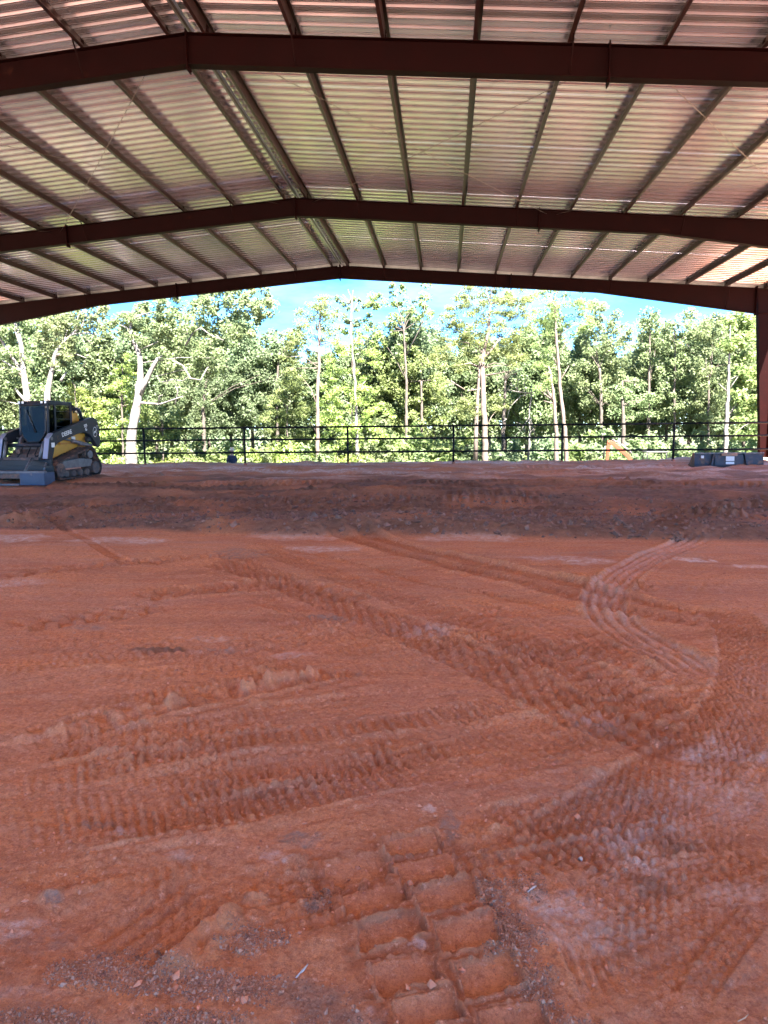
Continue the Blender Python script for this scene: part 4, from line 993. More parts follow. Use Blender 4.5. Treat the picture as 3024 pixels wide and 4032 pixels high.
# local: +y forward, z up, 1.8 m tall
jv = [(0, 0, .98), (0, .01, 1.18), (0, .01, 1.38), (0, .01, 1.50), (0, .02, 1.60), (0, .03, 1.70),
      (.10, 0, .92), (.11, .02, .50), (.11, -.03, .10), (.11, .10, .04), (-.10, 0, .92), (-.11, .06, .51), (-.12, .02, .10), (-.12, .15, .04),
      (.155, .0, 1.40), (.215, -.01, 1.14), (.23, .10, .92), (-.155, 0, 1.40), (-.215, -.02, 1.14), (-.22, .12, .95)]
je = [(0, 1), (1, 2), (2, 3), (3, 4), (4, 5), (0, 6), (6, 7), (7, 8), (8, 9), (0, 10), (10, 11), (11, 12), (12, 13), (2, 14), (14, 15), (15, 16), (2, 17), (17, 18), (18, 19)]
jr = [.12, .11, .11, .055, .085, .075, .085, .058, .04, .035, .085, .058, .04, .035, .055, .042, .03, .055, .042, .03]
skin('body', jv, je, jr, m_skin, per)
for s, hnd in ((1, (.23, .10, .92)), (-1, (-.22, .12, .95))):
    for k, (dx, ln) in enumerate([(-.028, .075), (-.01, .088), (.01, .082), (.028, .065)]):
        MB().tube([(hnd[0], hnd[1]+.0, hnd[2]-.01), (hnd[0]+.005*s, hnd[1]+dx+.02, hnd[2]-.07), (hnd[0]-.005*s, hnd[1]+dx+.03, hnd[2]-.07-ln*.6), (hnd[0]-.018*s, hnd[1]+dx+.035, hnd[2]-.07-ln)], [.022, .012, .010, .007], 6).build('finger', m_skin, per)
    MB().tube([(hnd[0], hnd[1]+.02, hnd[2]-.02), (hnd[0]-.02*s, hnd[1]+.06, hnd[2]-.05), (hnd[0]-.025*s, hnd[1]+.07, hnd[2]-.09)], [.016, .012, .008], 6).build('thumb', m_skin, per)
skin('shirt', [(0, 0, .93), (0, .0, 1.15), (0, .01, 1.34), (0, .01, 1.45), (.16, 0, 1.40), (.215, -.01, 1.16), (-.16, 0, 1.40), (-.215, -.01, 1.16)], [(0, 1), (1, 2), (2, 3), (2, 4), (4, 5), (2, 6), (6, 7)], [.165, .165, .18, .115, .085, .07, .085, .07], m_shirt, per)
skin('trousers', [(0, 0, .97), (.10, 0, .88), (.11, .02, .50), (.11, -.02, .12), (-.10, 0, .88), (-.11, .06, .51), (-.12, .03, .12)], [(0, 1), (1, 2), (2, 3), (0, 4), (4, 5), (5, 6)], [.135, .10, .078, .062, .10, .078, .062], m_jeans, per)
for x, y in ((.11, .02), (-.12, .07)): MB().sphere((x, y, .05), (.05, .14, .055), 10, 6).build('boot', m_boot, per)
hd = MB().sphere((0, .045, 1.64), (.074, .092, .115), 14, 10).build('head', m_skin, per)
MB().prism([(.135, 1.65), (.165, 1.61), (.13, 1.60)], -.014, .014, 'x').build('nose', m_skin, hd)
for s in (-1, 1):
    MB().sphere((.03*s, .128, 1.655), .010, 6, 4).build('eye', m_black, hd); MB().sphere((.077*s, .035, 1.64), (.012, .025, .035), 8, 5).build('ear', m_skin, hd)
MB().box((0, .134, 1.585), (.045, .006, .008)).build('mouth', mat('lip', (.25, .09, .07), .6), hd)
MB().sphere((0, .02, 1.655), (.081, .092, .112), 12, 8).build('hair', m_hair, hd)
ht = MB(); vs = []; n = 20; rings = [(.19, 1.685), (.185, 1.70), (.092, 1.705), (.09, 1.79), (.07, 1.83), (.0, 1.835)]
for r_, z in rings:
    for k in range(n):
        a = 2*math.pi*k/n; vs.append((r_*math.cos(a), .04+r_*1.12*math.sin(a), z+(.02*abs(math.cos(a)) if r_ > .15 else 0)))
ht.add(vs, [(i*n+k, i*n+(k+1) % n, (i+1)*n+(k+1) % n, (i+1)*n+k) for i in range(len(rings)-1) for k in range(n)], True); ht.build('hat', m_hat, per)

# small scraps on the clay
for (u1, v1, u2, v2), lab, nm, cat_ in [((1165, 3835, 1212, 3785), 'white splinter of plastic lying on the gravel left of the deep lug prints', 'plastic_scrap', 'scrap'),
        ((2078, 3520, 2112, 3495), 'short white chip lying on clay right of the deep lug prints', 'plastic_scrap', 'scrap'),
        ((2905, 4025, 2948, 3985), 'thin pale straw lying at the near right corner of the clay', 'straw', 'straw'),
        ((2275, 3375, 2290, 3395), 'small pale stone lying between the tyre tracks', 'pale_stone', 'stone')]:
    a = gp(u1, v1); b_ = gp(u2, v2); mx_ = ((a[0]+b_[0])/2, (a[1]+b_[1])/2)
    za = ground_z(*a); zb = ground_z(*b_); zm = max(ground_z(*mx_), (za+zb)/2)
    th_ = .0018 if nm == 'straw' else (.007 if nm == 'pale_stone' else .004)
    o = MB().tube([(a[0], a[1], za+th_*.7), (mx_[0]+.004, mx_[1], zm+th_*.9), (b_[0], b_[1], zb+th_*.7)], [th_*.5, th_, th_*.4], 6).build(nm, mat('weathered_'+nm+lab[:5], (.55, .5, .44), .7) if nm != 'straw' else m_hat)
    tag(o, lab, cat_)
# ------------------------------------------------------------------ trees
BAYS = [(-999, 'behind the loader'), (420, 'just right of the loader'), (567, 'between fence posts one and two'),
        (965, 'between fence posts two and three'), (1366, 'between fence posts three and four'),
        (1789, 'between fence posts four and five'), (2215, 'behind the orange excavator'), (2650, 'above the spare bucket'), (2960, 'at the right column')]
def bay(u):
    r_ = BAYS[0][1]
    for a, s in BAYS:
        if u >= a: r_ = s
    return r_
def inpoly(p, poly):
    c_ = False; n = len(poly); x, y = p
    for i in range(n):
        x1, y1 = poly[i]; x2, y2 = poly[(i+1) % n]
        if (y1 > y) != (y2 > y) and x < (x2-x1)*(y-y1)/(y2-y1)+x1: c_ = not c_
    return c_
def leaf_mesh(name, cen, rad_, per, size, needle=False, flat=1.0):
    """cen (n,3) clump centres, rad_ (n,) clump radii: diamond leaves scattered through each clump"""
    n = len(cen); k = per
    d = rng.normal(size=(n, k, 3)); d /= np.linalg.norm(d, axis=2, keepdims=True)
    d *= rng.random((n, k, 1))**.45; d[:, :, 2] *= flat
    p = (cen[:, None, :]+d*rad_[:, None, None]).reshape(-1, 3); m_ = len(p)
    nrm = rng.normal(size=(m_, 3)); nrm[:, 2] = np.abs(nrm[:, 2])+.35; nrm += d.reshape(-1, 3)*.5; nrm /= np.linalg.norm(nrm, axis=1, keepdims=True)
    a = np.cross(nrm, rng.normal(size=(m_, 3))); a /= np.linalg.norm(a, axis=1, keepdims=True); b_ = np.cross(nrm, a)
    s = size*rng.uniform(.6, 1.35, (m_, 1)); la = 1.0; lb = .34 if needle else .62
    V_ = np.stack([p-a*s*la, p-b_*s*lb+nrm*s*.12, p+a*s*la, p+b_*s*lb+nrm*s*.12], 1).reshape(-1, 3)
    me_ = np_mesh(name, V_, np.arange(m_*4).reshape(-1, 4), False)
    at_ = me_.attributes.new('leafv', 'FLOAT', 'FACE'); v_ = np.repeat(rng.random(n)*.6, k)+rng.random(m_)*.4; at_.data.foreach_set('value', v_.astype(np.float32))
    return me_
LEAVES = 0
def fill_poly(poly, D_, n, rpx, depth, holes=()):
    us = [p[0] for p in poly]; vs = [p[1] for p in poly]; out = []; tries = 0
    while len(out) < n and tries < n*60:
        tries += 1; u = random.uniform(min(us), max(us)); v = random.uniform(min(vs), max(vs))
        if not inpoly((u, v), poly): continue
        if any(math.hypot(u-a, (v-b_)) < c_ for a, b_, c_ in holes): continue
        r_ = random.uniform(*rpx); dd = D_+random.uniform(-.25*depth, 1.5*depth)
        out.append((*at(u, v, dd), r_*D_/FPX))
    return np.array(out)
def make_tree(name, D_, trunk, limbs, polys, leaf, label, cat='tree', group=None, bark=None, holes=(), size=.098, per=74, dens=1.0, rpx=(16, 38), depth=2.0, needle=False, flat=.8, twigs=10):
    global LEAVES
    u0, v0, w0 = trunk[0]; base = at(u0, 1800, D_); gz = float(terrain(base[0], base[1]))
    root = empty(name, (base[0], base[1], gz)); tag(root, label, cat, group)
    O = np.array([base[0], base[1], gz])
    pts = [np.array([base[0], base[1], gz-.3])]; rs = [w0*.62*D_/FPX]
    for u, v, w_ in trunk:
        if v > 1815: continue
        p = at(u, v, D_)
        if p[2] > pts[-1][2]+.15: pts.append(p); rs.append(w_*.5*D_/FPX)
    L_ = np.r_[0, np.cumsum([np.linalg.norm(pts[i+1]-pts[i]) for i in range(len(pts)-1)])]; ns = max(4, int(L_[-1]/.35)); sv_ = np.linspace(0, L_[-1], ns)
    P3 = np.stack([np.interp(sv_, L_, np.array(pts)[:, i]) for i in range(3)], 1)+rng.normal(0, .018, (ns, 3)); R3 = np.interp(sv_, L_, rs)*rng.uniform(.9, 1.08, ns)
    mb = MB(); mb.tube([tuple(p-O) for p in P3], list(R3), 10)
    mb.build('trunk', bark or m_bark, root)
    mb = MB(); nl = 0
    for lb in limbs:
        dd = [D_+random.uniform(-.2, .2)*k for k in range(len(lb))]
        ps = [at(u, v, d_) for (u, v, w_), d_ in zip(lb, dd)]; mb.tube([tuple(p-O) for p in ps], [w_*.5*D_/FPX for _, _, w_ in lb], 7); nl += 1
    cs = []
    for poly in polys:
        us = [p[0] for p in poly]; vs = [p[1] for p in poly]
        A = abs(sum(poly[i][0]*poly[(i+1) % len(poly)][1]-poly[(i+1) % len(poly)][0]*poly[i][1] for i in range(len(poly))))/2
        n = max(8, int(A/(560)*dens)); cs.append(fill_poly(poly, D_, n, rpx, depth, holes))
    if cs:
        cs = np.concatenate(cs); cr = leaf_mesh(name+'_crown', cs[:, :3]-O, cs[:, 3], per, size, needle, flat); LEAVES += len(cs)*per
        link('crown', cr, leaf, root)
        # twigs running from the trunk line into the crown
        tp = pts[-1]; tl = [np.array(p) for p in pts[1:]] or [tp]
        for _ in range(twigs):
            c_ = cs[random.randrange(len(cs)), :3]; s0 = min(tl, key=lambda p: np.linalg.norm(p-c_)+max(0, (p[2]-c_[2]))*2)
            if s0[2] > c_[2]+.4: continue
            mid = (s0+c_)/2+np.array([random.uniform(-.3, .3), random.uniform(-.3, .3), random.uniform(0, .4)])
            mb.tube([tuple(s0-O), tuple(mid-O), tuple(c_-O)], [.035, .022, .01], 5); nl += 1
    if nl: tag(mb.build('branches', bark or m_bark, root), kind='stuff')
    return root
# left oaks with pale trunks
make_tree('oak_tree', 42.4, [(120, 1830, 34), (110, 1600, 28), (95, 1480, 22), (85, 1380, 18), (70, 1290, 12), (40, 1240, 6)],
          [[(95, 1480, 16), (50, 1410, 13), (0, 1330, 10), (-40, 1280, 5)], [(100, 1500, 10), (60, 1450, 8), (10, 1420, 5)], [(110, 1590, 14), (75, 1550, 10), (60, 1530, 6)], [(85, 1380, 9), (60, 1300, 7), (45, 1270, 4)]],
          [[(-160, 1150), (60, 1200), (160, 1200), (190, 1290), (60, 1330), (120, 1430), (30, 1560), (-160, 1640)]], l_oak,
          'pale barked oak rising straight behind the track loader cab', group='oaks beyond the fence', bark=m_barkp, dens=1.0)
make_tree('oak_tree', 42, [(180, 1830, 30), (185, 1580, 24), (195, 1500, 20), (215, 1400, 16), (250, 1350, 13), (300, 1300, 9), (335, 1310, 5)],
          [[(215, 1400, 11), (260, 1390, 8), (300, 1395, 5), (340, 1410, 3)], [(195, 1500, 10), (215, 1440, 7), (230, 1420, 4)], [(240, 1500, 12), (262, 1465, 7)], [(250, 1350, 8), (290, 1315, 6), (350, 1310, 5), (400, 1330, 3)], [(290, 1310, 7), (320, 1290, 5), (340, 1240, 3)]],
          [[(160, 1230), (300, 1190), (420, 1200), (430, 1290), (330, 1310), (300, 1400), (200, 1480), (150, 1400)]], l_oak,
          'oak with one curved white trunk leaning right above the loader', group='oaks beyond the fence', bark=m_barkp, dens=1.05)
make_tree('oak_tree', 41.3, [(508, 1835, 44), (515, 1750, 40), (525, 1680, 36), (535, 1620, 34), (545, 1560, 30), (550, 1500, 25), (553, 1430, 20), (545, 1380, 17), (522, 1340, 15), (513, 1290, 12), (525, 1250, 9), (560, 1238, 6), (590, 1245, 3)],
          [[(548, 1555, 26), (575, 1500, 22), (600, 1450, 18), (622, 1412, 14), (640, 1400, 6)], [(540, 1585, 12), (580, 1588, 9), (630, 1592, 8), (680, 1575, 6), (720, 1560, 4)], [(625, 1590, 6), (627, 1560, 5), (640, 1555, 3)],
           [(522, 1340, 8), (500, 1290, 6), (475, 1280, 4)], [(640, 1505, 6), (680, 1495, 5), (720, 1500, 4), (745, 1480, 3)], [(680, 1420, 8), (720, 1440, 7), (750, 1490, 7), (790, 1497, 6), (815, 1450, 4), (830, 1440, 3)],
           [(730, 1360, 8), (760, 1310, 7), (790, 1290, 5), (830, 1320, 4), (880, 1340, 4)], [(690, 1590, 5), (700, 1540, 5), (690, 1520, 3)]],
          [[(420, 1270), (600, 1170), (760, 1130), (900, 1100), (1040, 1120), (1075, 1160), (1070, 1240), (1020, 1270), (1010, 1330), (900, 1380), (860, 1480), (760, 1500), (660, 1440), (580, 1420), (560, 1340), (480, 1330)]], l_oak,
          'large forked oak with thick white trunk and crooked bare limbs', group='oaks beyond the fence', bark=m_barkp, dens=.95, holes=[(430, 1350, 60), (360, 1370, 40), (600, 1190, 22)], twigs=4)
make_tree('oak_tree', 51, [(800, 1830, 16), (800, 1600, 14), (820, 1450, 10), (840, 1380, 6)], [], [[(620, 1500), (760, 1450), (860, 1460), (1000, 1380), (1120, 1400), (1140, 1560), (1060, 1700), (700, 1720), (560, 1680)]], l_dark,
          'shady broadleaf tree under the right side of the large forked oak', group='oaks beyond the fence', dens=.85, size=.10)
make_tree('gum_tree', 52, [(1090, 1830, 12), (1090, 1500, 9), (1100, 1400, 5)], [], [[(1010, 1350), (1090, 1300), (1190, 1320), (1200, 1480), (1120, 1530), (1020, 1500)]], l_dark,
          'low rounded dark green tree left of the round topped pine', dens=.8, size=.13)
make_tree('pine_tree', 43, [(1250, 1830, 15), (1250, 1600, 14), (1256, 1450, 12), (1258, 1320, 9), (1262, 1220, 4)], [[(1258, 1390, 5), (1210, 1370, 3)], [(1258, 1360, 5), (1310, 1340, 3)], [(1257, 1430, 4), (1200, 1430, 2)]],
          [[(1130, 1300), (1170, 1230), (1240, 1160), (1290, 1150), (1340, 1210), (1350, 1300), (1280, 1350), (1190, 1400), (1110, 1400)], [(1100, 1400), (1180, 1390), (1190, 1500), (1100, 1540)]], l_pine,
          'round topped pine on a thin straight pale trunk, left of the sparse tree', group='pines beyond the fence', bark=m_barkpine, dens=1.0, size=.092, needle=True, flat=.6)
make_tree('cedar_tree', 44, [(1410, 1830, 14), (1404, 1650, 12), (1398, 1500, 9), (1388, 1380, 7), (1380, 1290, 6), (1384, 1200, 4), (1390, 1140, 2)],
          [[(1384, 1200, 3), (1350, 1160, 2)], [(1382, 1240, 3), (1410, 1190, 2)], [(1380, 1270, 3), (1340, 1230, 2)], [(1386, 1180, 3), (1370, 1140, 2)], [(1400, 1600, 4), (1350, 1575, 2)], [(1390, 1370, 4), (1410, 1320, 2)], [(1402, 1540, 3), (1440, 1500, 2)]],
          [[(1280, 1400), (1330, 1300), (1400, 1290), (1500, 1400), (1500, 1560), (1560, 1640), (1500, 1760), (1280, 1770), (1230, 1640), (1270, 1520)]], l_lime,
          'tall thin cedar with a bare spindly top and yellow green lower boughs', bark=m_barkp, dens=.75, size=.092, needle=True, flat=.5, twigs=2)
make_tree('sparse_tree', 44.5, [(1386, 1760, 4), (1386, 1300, 4), (1386, 1200, 2)], [], [[(1320, 1160), (1370, 1190), (1390, 1130), (1410, 1180), (1440, 1190), (1410, 1290), (1350, 1270)]], l_dark,
          'wispy dark leaved treetop standing against the blue sky', dens=1.1, rpx=(8, 18), per=22, size=.13, twigs=5)
make_tree('gum_tree', 49.5, [(1600, 1830, 13), (1600, 1500, 10), (1590, 1300, 6), (1560, 1180, 3)], [[(1600, 1400, 5), (1660, 1280, 3), (1680, 1160, 2)]],
          [[(1430, 1190), (1480, 1150), (1540, 1110), (1600, 1120), (1610, 1200), (1650, 1180), (1680, 1110), (1715, 1180), (1700, 1290), (1630, 1320), (1640, 1400), (1560, 1420), (1450, 1400), (1420, 1290)]], l_gum,
          'open crowned sweetgum tree with sky showing between its leafy tops', dens=.5, rpx=(12, 26), size=.115, per=50)
make_tree('gum_tree', 50.5, [(1660, 1830, 12), (1660, 1500, 8)], [], [[(1480, 1420), (1600, 1380), (1720, 1370), (1760, 1450), (1760, 1640), (1700, 1760), (1500, 1760), (1480, 1600)]], l_gum,
          'leafy broad tree filling the gap left of the big double trunked pine', dens=.85, size=.10)
make_tree('pine_tree', 41.3, [(1914, 1835, 26), (1908, 1700, 24), (1902, 1560, 22), (1900, 1450, 19), (1905, 1390, 16), (1925, 1300, 12), (1930, 1200, 6)],
          [[(1872, 1850, 20), (1874, 1700, 17), (1878, 1600, 14), (1886, 1480, 10), (1890, 1400, 6)], [(1900, 1420, 14), (1940, 1370, 9), (1970, 1330, 5)], [(1900, 1450, 9), (1850, 1430, 6), (1800, 1440, 3)], [(1905, 1480, 8), (1960, 1470, 5), (2010, 1460, 3)], [(1898, 1530, 6), (1840, 1540, 3)], [(1775, 1500, 6), (1830, 1535, 5)]],
          [[(1740, 1230), (1790, 1180), (1830, 1120), (1960, 1100), (2060, 1130), (2090, 1240), (2080, 1400), (1990, 1470), (1900, 1420), (1800, 1470), (1730, 1440), (1690, 1400), (1740, 1330)],
           [(1790, 1560), (1880, 1540), (1900, 1620), (1850, 1660), (1780, 1620)], [(1930, 1560), (2000, 1560), (2010, 1610), (1940, 1620)]], l_pine,
          'biggest pine, thick double trunk behind the fence near its middle', group='pines beyond the fence', bark=m_barkpine, dens=1.15, size=.092, needle=True, flat=.55, twigs=16, holes=[(1790, 1390, 24)])
make_tree('pine_tree', 48, [(1985, 1835, 16), (1982, 1700, 15), (1985, 1600, 13), (1990, 1500, 8)], [], [[(1950, 1420), (2040, 1400), (2060, 1480), (1960, 1500)]], l_dark,
          'slim trunked tree just right of the big double trunked pine', bark=m_bark, dens=.8)
make_tree('pine_tree', 41.6, [(2245, 1835, 18), (2225, 1700, 16), (2208, 1560, 14), (2200, 1450, 12), (2190, 1330, 10), (2184, 1250, 6), (2180, 1180, 3)], [[(2200, 1400, 4), (2230, 1350, 2)], [(2205, 1500, 4), (2240, 1440, 2)]],
          [[(2090, 1150), (2180, 1100), (2330, 1110), (2360, 1190), (2340, 1280), (2260, 1330), (2130, 1330), (2090, 1250)], [(2110, 1340), (2190, 1340), (2180, 1440), (2110, 1460)]], l_pine,
          'tall pine on a slender leaning trunk, rightmost of the pair near the excavator', group='pines beyond the fence', bark=m_barkpine, dens=.95, size=.092, needle=True, flat=.6)
make_tree('pine_tree', 41.4, [(2196, 1835, 18), (2190, 1700, 16), (2182, 1580, 13), (2168, 1480, 10), (2158, 1440, 5)], [[(2183, 1590, 6), (2140, 1578, 3)]],
          [[(2100, 1480), (2180, 1460), (2210, 1520), (2180, 1560), (2110, 1550)]], l_pine,
          'short topped pine with a broken pale trunk left of the excavator boom', group='pines beyond the fence', bark=m_barkpine, dens=.9, size=.092, needle=True, flat=.6)
for u, tr, poly, lab in [
        (2370, [(2372, 1830, 15), (2368, 1600, 12), (2360, 1450, 9)], [(2330, 1170), (2400, 1190), (2450, 1260), (2490, 1310), (2500, 1480), (2430, 1600), (2300, 1640), (2250, 1480), (2300, 1300)], 'dense leafy oak with its crown sloping down right of the tall pines'),
        (2460, [(2462, 1830, 18), (2455, 1700, 16), (2452, 1600, 12), (2450, 1500, 6)], [(2400, 1540), (2480, 1480), (2560, 1520), (2560, 1640), (2420, 1660)], 'small crowned tree whose trunk stands right behind the excavator boom'),
        (2550, [(2552, 1830, 15), (2552, 1700, 15), (2556, 1500, 10), (2560, 1300, 5)], [(2490, 1310), (2530, 1240), (2590, 1215), (2625, 1280), (2600, 1330), (2640, 1450), (2620, 1560), (2500, 1500)], 'oak with a high knobbly crown breaking the skyline above the excavator canopy'),
        (2640, [(2660, 1830, 10), (2655, 1500, 8), (2660, 1350, 4)], [(2600, 1300), (2660, 1240), (2720, 1220), (2760, 1290), (2760, 1500), (2700, 1640), (2580, 1640), (2600, 1450)], 'broad oak crown above the left end of the spare bucket'),
        (2800, [(2790, 1830, 10), (2790, 1500, 7)], [(2740, 1290), (2800, 1230), (2870, 1240), (2880, 1400), (2860, 1640), (2740, 1660), (2740, 1450)], 'bushy oak directly above the middle of the spare bucket')]:
    make_tree('oak_tree', 48.5+random.uniform(-1, 2), tr, [], [poly], l_oak, lab, group='oaks beyond the fence', bark=m_bark, dens=1.05, size=.10)
make_tree('pine_tree', 41.6, [(2858, 1830, 18), (2858, 1740, 17), (2862, 1640, 15), (2866, 1540, 12), (2870, 1440, 9), (2874, 1380, 6), (2876, 1280, 3)], [[(2862, 1540, 5), (2830, 1510, 2)], [(2866, 1500, 4), (2900, 1480, 2)]],
          [[(2850, 1270), (2900, 1230), (2960, 1240), (2970, 1400), (2900, 1420), (2850, 1380)], [(2880, 1450), (2980, 1440), (3010, 1560), (2990, 1700), (2900, 1740), (2880, 1600)]], l_gum,
          'tall speckled trunk tree behind the spare bucket beside the right column', bark=m_barkp, dens=.9, size=.13)
make_tree('oak_tree', 44, [(3004, 1840, 16), (3006, 1700, 14), (3010, 1500, 10)], [], [[(2960, 1240), (3080, 1230), (3200, 1300), (3200, 1640), (3050, 1700), (2990, 1500)]], l_gum,
          'grey trunked tree seen right against the edge of the right column', bark=m_bark, dens=.8, size=.10)
# yellow green young trees at the left
make_tree('young_cedar', 43.5, [(480, 1830, 8), (480, 1600, 6), (482, 1450, 3)], [], [[(430, 1520), (470, 1420), (500, 1400), (545, 1490), (570, 1600), (560, 1760), (420, 1780), (390, 1680)]], l_lime, 'taller of two lime green young cedars, left of the thick white oak trunk', group='lime green young cedars', dens=.9, size=.11, needle=True, flat=.5)
make_tree('young_cedar', 43, [(310, 1830, 7), (300, 1640, 5), (295, 1520, 3)], [], [[(230, 1590), (270, 1500), (300, 1480), (350, 1540), (410, 1640), (400, 1770), (240, 1790)]], l_lime, 'shorter of two lime green young cedars, just above the loader rear', group='lime green young cedars', dens=.9, size=.11, needle=True, flat=.5)
make_tree('young_cedar', 44.5, [(640, 1830, 6), (640, 1700, 4)], [], [[(560, 1640), (640, 1580), (730, 1640), (740, 1790), (560, 1800)]], l_gum, 'rounded young tree just right of the thick white oak trunk', dens=.8, size=.11)
make_tree('young_cedar', 45.5, [(1130, 1830, 6), (1130, 1600, 4)], [], [[(1040, 1620), (1100, 1480), (1150, 1470), (1230, 1600), (1240, 1790), (1020, 1790)]], l_gum, 'conical young tree at the foot of the round topped pine', dens=.85, size=.11, needle=True, flat=.5)
# bare grey tree
def bare(u, v, name, label, seed):
    random.seed(seed); D_ = 44.0; base = at(u, 1800, D_); gz = float(terrain(base[0], base[1])); O = np.array([base[0], base[1], gz]); root = empty(name, tuple(O)); tag(root, label, 'tree')
    lines = [[(2078, 1835, 9), (2086, 1700, 8), (2084, 1620, 6), (2092, 1560, 5), (2094, 1510, 3)], [(2086, 1640, 5), (2060, 1680, 3), (2050, 1700, 2)], [(2086, 1640, 5), (2100, 1690, 3), (2108, 1730, 2)], [(2090, 1548, 5), (2050, 1545, 4), (2000, 1535, 3), (1960, 1540, 2)],
             [(2050, 1545, 3), (2020, 1515, 2), (2010, 1500, 1.5)], [(2090, 1545, 4), (2050, 1560, 4), (2010, 1600, 3), (1995, 1650, 2)], [(2092, 1545, 4), (2130, 1535, 3), (2160, 1530, 2)], [(2035, 1540, 3), (2040, 1500, 2), (2030, 1470, 1.5)], [(2070, 1545, 3), (2064, 1510, 2), (2075, 1490, 1.5)]]
    tr = MB(); br_ = MB()
    for i, l_ in enumerate(lines):
        ps = [tuple(at(a, b_, D_+random.uniform(-.3, .3))-O) for a, b_, c_ in l_]; (tr if i == 0 else br_).tube(ps, [c_*.5*D_/FPX for *_, c_ in l_], 6)
        if i:
            for _ in range(5):
                a, b_, c_ = random.choice(l_[1:]); q0 = at(a, b_, D_)-O; q1 = at(a+random.uniform(-30, 30), b_+random.uniform(-30, 25), D_+random.uniform(-.5, .5))-O; br_.tube([tuple(q0), tuple((q0+q1)/2+np.array([0, 0, .06])), tuple(q1)], [.02, .014, .006], 4)
    tr.build('trunk', m_barkp, root); br_.build('branches', m_barkp, root)
bare(2080, 1835, 'dead_tree', 'leafless pale grey dead tree standing left of the excavator', 5)
random.seed(21)
# understorey bushes, copies of a few builds
def bush_mesh(seed, leaf_, size=.085, n=50, per=78, needle=False):
    c_ = rng.normal(size=(n, 3))*np.array([.62, .5, .42]); c_[:, 2] = np.abs(c_[:, 2])*1.15+.15
    return leaf_mesh('bush_leaves', c_, rng.uniform(.22, .42, n), per, size, needle)
bush = [(bush_mesh(1, 0), l_gum, 'yellow green'), (bush_mesh(2, 0), l_oak, 'mid green'), (bush_mesh(3, 0, needle=True), l_lime, 'bright lime'), (bush_mesh(4, 0), l_dark, 'dark green')]
stem_me = MB().tube([(0, 0, -.2), (.03, 0, .3), (0, .05, .9)], [.03, .02, .01], 5).tube([(0, 0, .1), (.25, .1, .7)], [.02, .008], 5).tube([(0, 0, .1), (-.25, -.05, .65)], [.02, .008], 5).mesh('bush_stems')
for k in range(74):
    u = -80+k*44+random.uniform(-20, 20); front = k % 2; D_ = 42.6+random.uniform(0, 1.2) if front else 45.8+random.uniform(0, 2)
    if 2140 < u < 2950: i = random.choice([0, 1, 1, 3]); zz_ = random.uniform(1.25, 1.55) if front else random.uniform(1.6, 2.0)
    else: i = random.choice([0, 0, 2, 1, 2]); zz_ = random.uniform(1.2, 1.6) if front else random.uniform(1.6, 2.3)
    if 1780 < u < 2160: i = random.choice([0, 1, 3])
    p = at(u, 1800, D_); root = empty('bush', (p[0], p[1], float(terrain(p[0], p[1]))), random.uniform(0, 6))
    root.scale = (zz_*random.uniform(.9, 1.15), zz_, zz_*random.uniform(.85, 1.2))
    tag(root, '%s %s undergrowth bush %s' % ('low' if front else 'taller', bush[i][2], bay(u)), 'bush', 'undergrowth bushes along the edge of the woods')
    link('foliage', bush[i][0], bush[i][1], root); link('stems', stem_me, m_bark, root)
p = at(2105, 1800, 41.5); root = empty('dead_bush', (p[0], p[1], float(terrain(p[0], p[1])))); tag(root, 'rusty red dead leaved bush beside the bare grey tree', 'bush'); root.scale = (.95, .95, 1.25)
link('foliage', leaf_mesh('dead_leaves', rng.normal(size=(26, 3))*np.array([.42, .4, .35])+np.array([0, 0, .85]), rng.uniform(.15, .35, 26), 44, .11), l_rust, root); link('stems', stem_me, m_bark, root)
p = at(1395, 1800, 40.5); root = empty('dead_bush', (p[0], p[1], float(terrain(p[0], p[1])))); tag(root, 'small tan dried bush at the foot of the third fence post right of the loader', 'bush')
link('foliage', leaf_mesh('dead_leaves', rng.normal(size=(16, 3))*np.array([.4, .3, .25])+np.array([0, 0, .7]), rng.uniform(.15, .3, 16), 40, .1), l_rust, root); link('stems', stem_me, m_bark, root)
# rows of woodland trees behind, copies of five builds
def wood_mesh(seed):
    n = 120; c_ = rng.normal(size=(n, 3)); c_ /= np.linalg.norm(c_, axis=1, keepdims=True); c_ *= rng.random((n, 1))**.4
    c_ = c_*np.array([2.4, 2.2, 4.0])+np.array([0, 0, 6.6]); c_[:, :2] *= (1.15-.07*c_[:, 2:3]).clip(.3, 1.1); return leaf_mesh('woodland_crown', c_, rng.uniform(.4, .8, n), 96, .125)
wood = [wood_mesh(i) for i in range(6)]
wtr = MB().tube([(0, 0, -.4), (.05, 0, 3), (-.05, .05, 6), (.05, 0, 9)], [.17, .13, .1, .04], 7).mesh('woodland_trunk')
wbr = MB()
for k in range(9):
    a = k*2.4; z = 2.5+k*.7; wbr.tube([(0, 0, z), (.8*math.cos(a), .8*math.sin(a), z+.5), (1.7*math.cos(a), 1.7*math.sin(a), z+1.3)], [.05, .035, .012], 5)
wbr = wbr.mesh('woodland_branches')
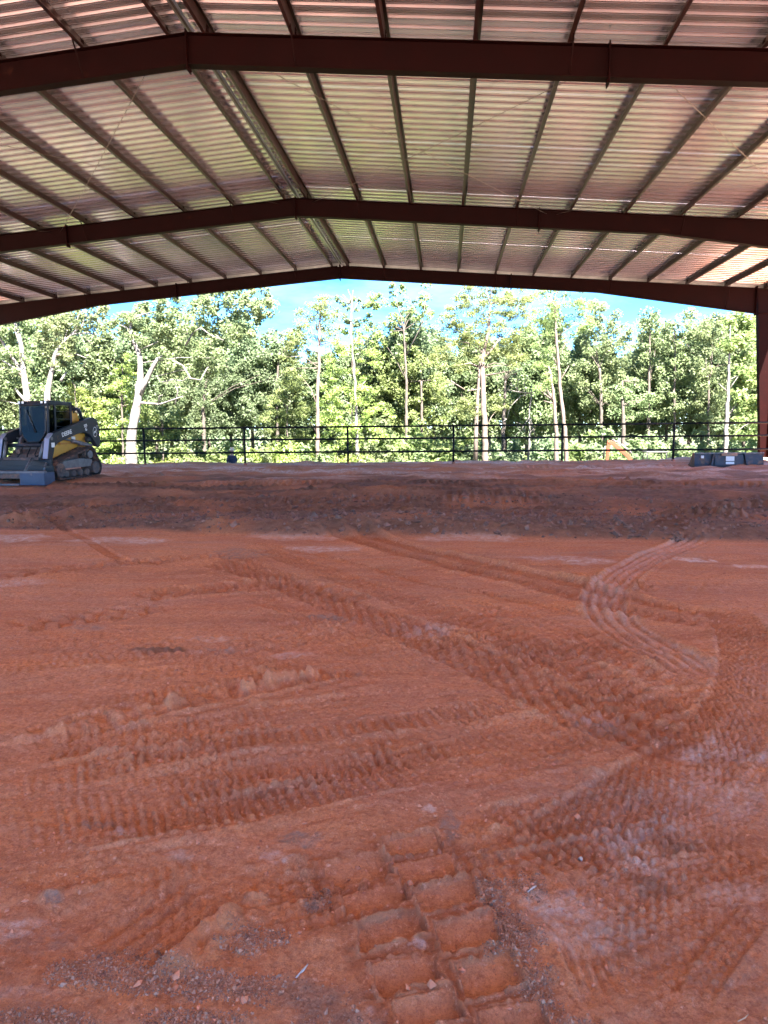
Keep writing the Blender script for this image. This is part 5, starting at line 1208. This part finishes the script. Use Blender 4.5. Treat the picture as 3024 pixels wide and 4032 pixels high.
for k in range(60):
    row = k % 2; u = -150+k*58+random.uniform(-25, 25); D_ = (55, 61)[row]+random.uniform(-1.5, 1.5); p = at(u, 1700, D_); g = float(terrain(p[0], p[1]))
    H_ = 1.0+random.uniform(-.1, .08)
    if 1000 < u < 1420: H_ *= .95
    elif 1660 < u < 1850 or 2350 < u < 2500: H_ *= 1.02
    elif u < 1000: H_ *= 1.22
    else: H_ *= 1.15
    i = random.randrange(6); root = empty('woodland_tree', (p[0], p[1], g), random.uniform(0, 6)); root.scale = (random.uniform(.85, 1.1),)*2+(H_,)
    lf = random.choice([l_dark, l_oak, l_oak])
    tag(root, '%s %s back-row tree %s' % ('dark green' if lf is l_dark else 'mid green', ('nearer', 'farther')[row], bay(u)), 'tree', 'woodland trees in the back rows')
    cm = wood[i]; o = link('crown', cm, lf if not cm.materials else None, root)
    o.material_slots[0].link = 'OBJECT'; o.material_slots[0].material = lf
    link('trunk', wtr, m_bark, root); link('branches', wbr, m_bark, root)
# where several in one bay look alike, their place from the left tells them apart
_by = {}
for o in list(C.objects):
    if o.parent is None and o.get('group') in ('woodland trees in the back rows', 'undergrowth bushes along the edge of the woods'): _by.setdefault(o['label'], []).append(o)
_ord = ['leftmost', 'second from left', 'third from left', 'fourth from left', 'fifth from left', 'sixth from left', 'seventh from left', 'eighth from left', 'ninth from left', 'tenth from left']
for lab, os_ in _by.items():
    if len(os_) > 1:
        os_.sort(key=lambda o: o.location.x/max(o.location.y, 1))
        for o, w_ in zip(os_, _ord): o['label'] = lab+', '+w_
# distant woodland mass that closes the view
n = 900; X_ = rng.uniform(-75, 75, n); Y_ = rng.uniform(68, 80, n); Z_ = rng.uniform(-2, 8.6, n)
mm = leaf_mesh('far_woodland', np.stack([X_, Y_, Z_], 1), rng.uniform(1.2, 2.2, n), 60, .28)
tag(link('far_woodland', mm, l_dark), 'deep green woodland reading as one mass behind the separate trees', 'woodland', kind='stuff')
# weeds and litter beyond the pad edge
n = 700; u_ = rng.uniform(-28, 26, n); v_ = rng.uniform(35.5, 44, n); zt_ = terrain(u_, v_)
mm = leaf_mesh('weeds', np.stack([u_, v_, zt_+.15], 1), rng.uniform(.15, .35, n), 22, .09)
tag(link('weeds', mm, l_gum), 'low green weeds growing on the lower ground beyond the fence', 'weeds', kind='stuff')
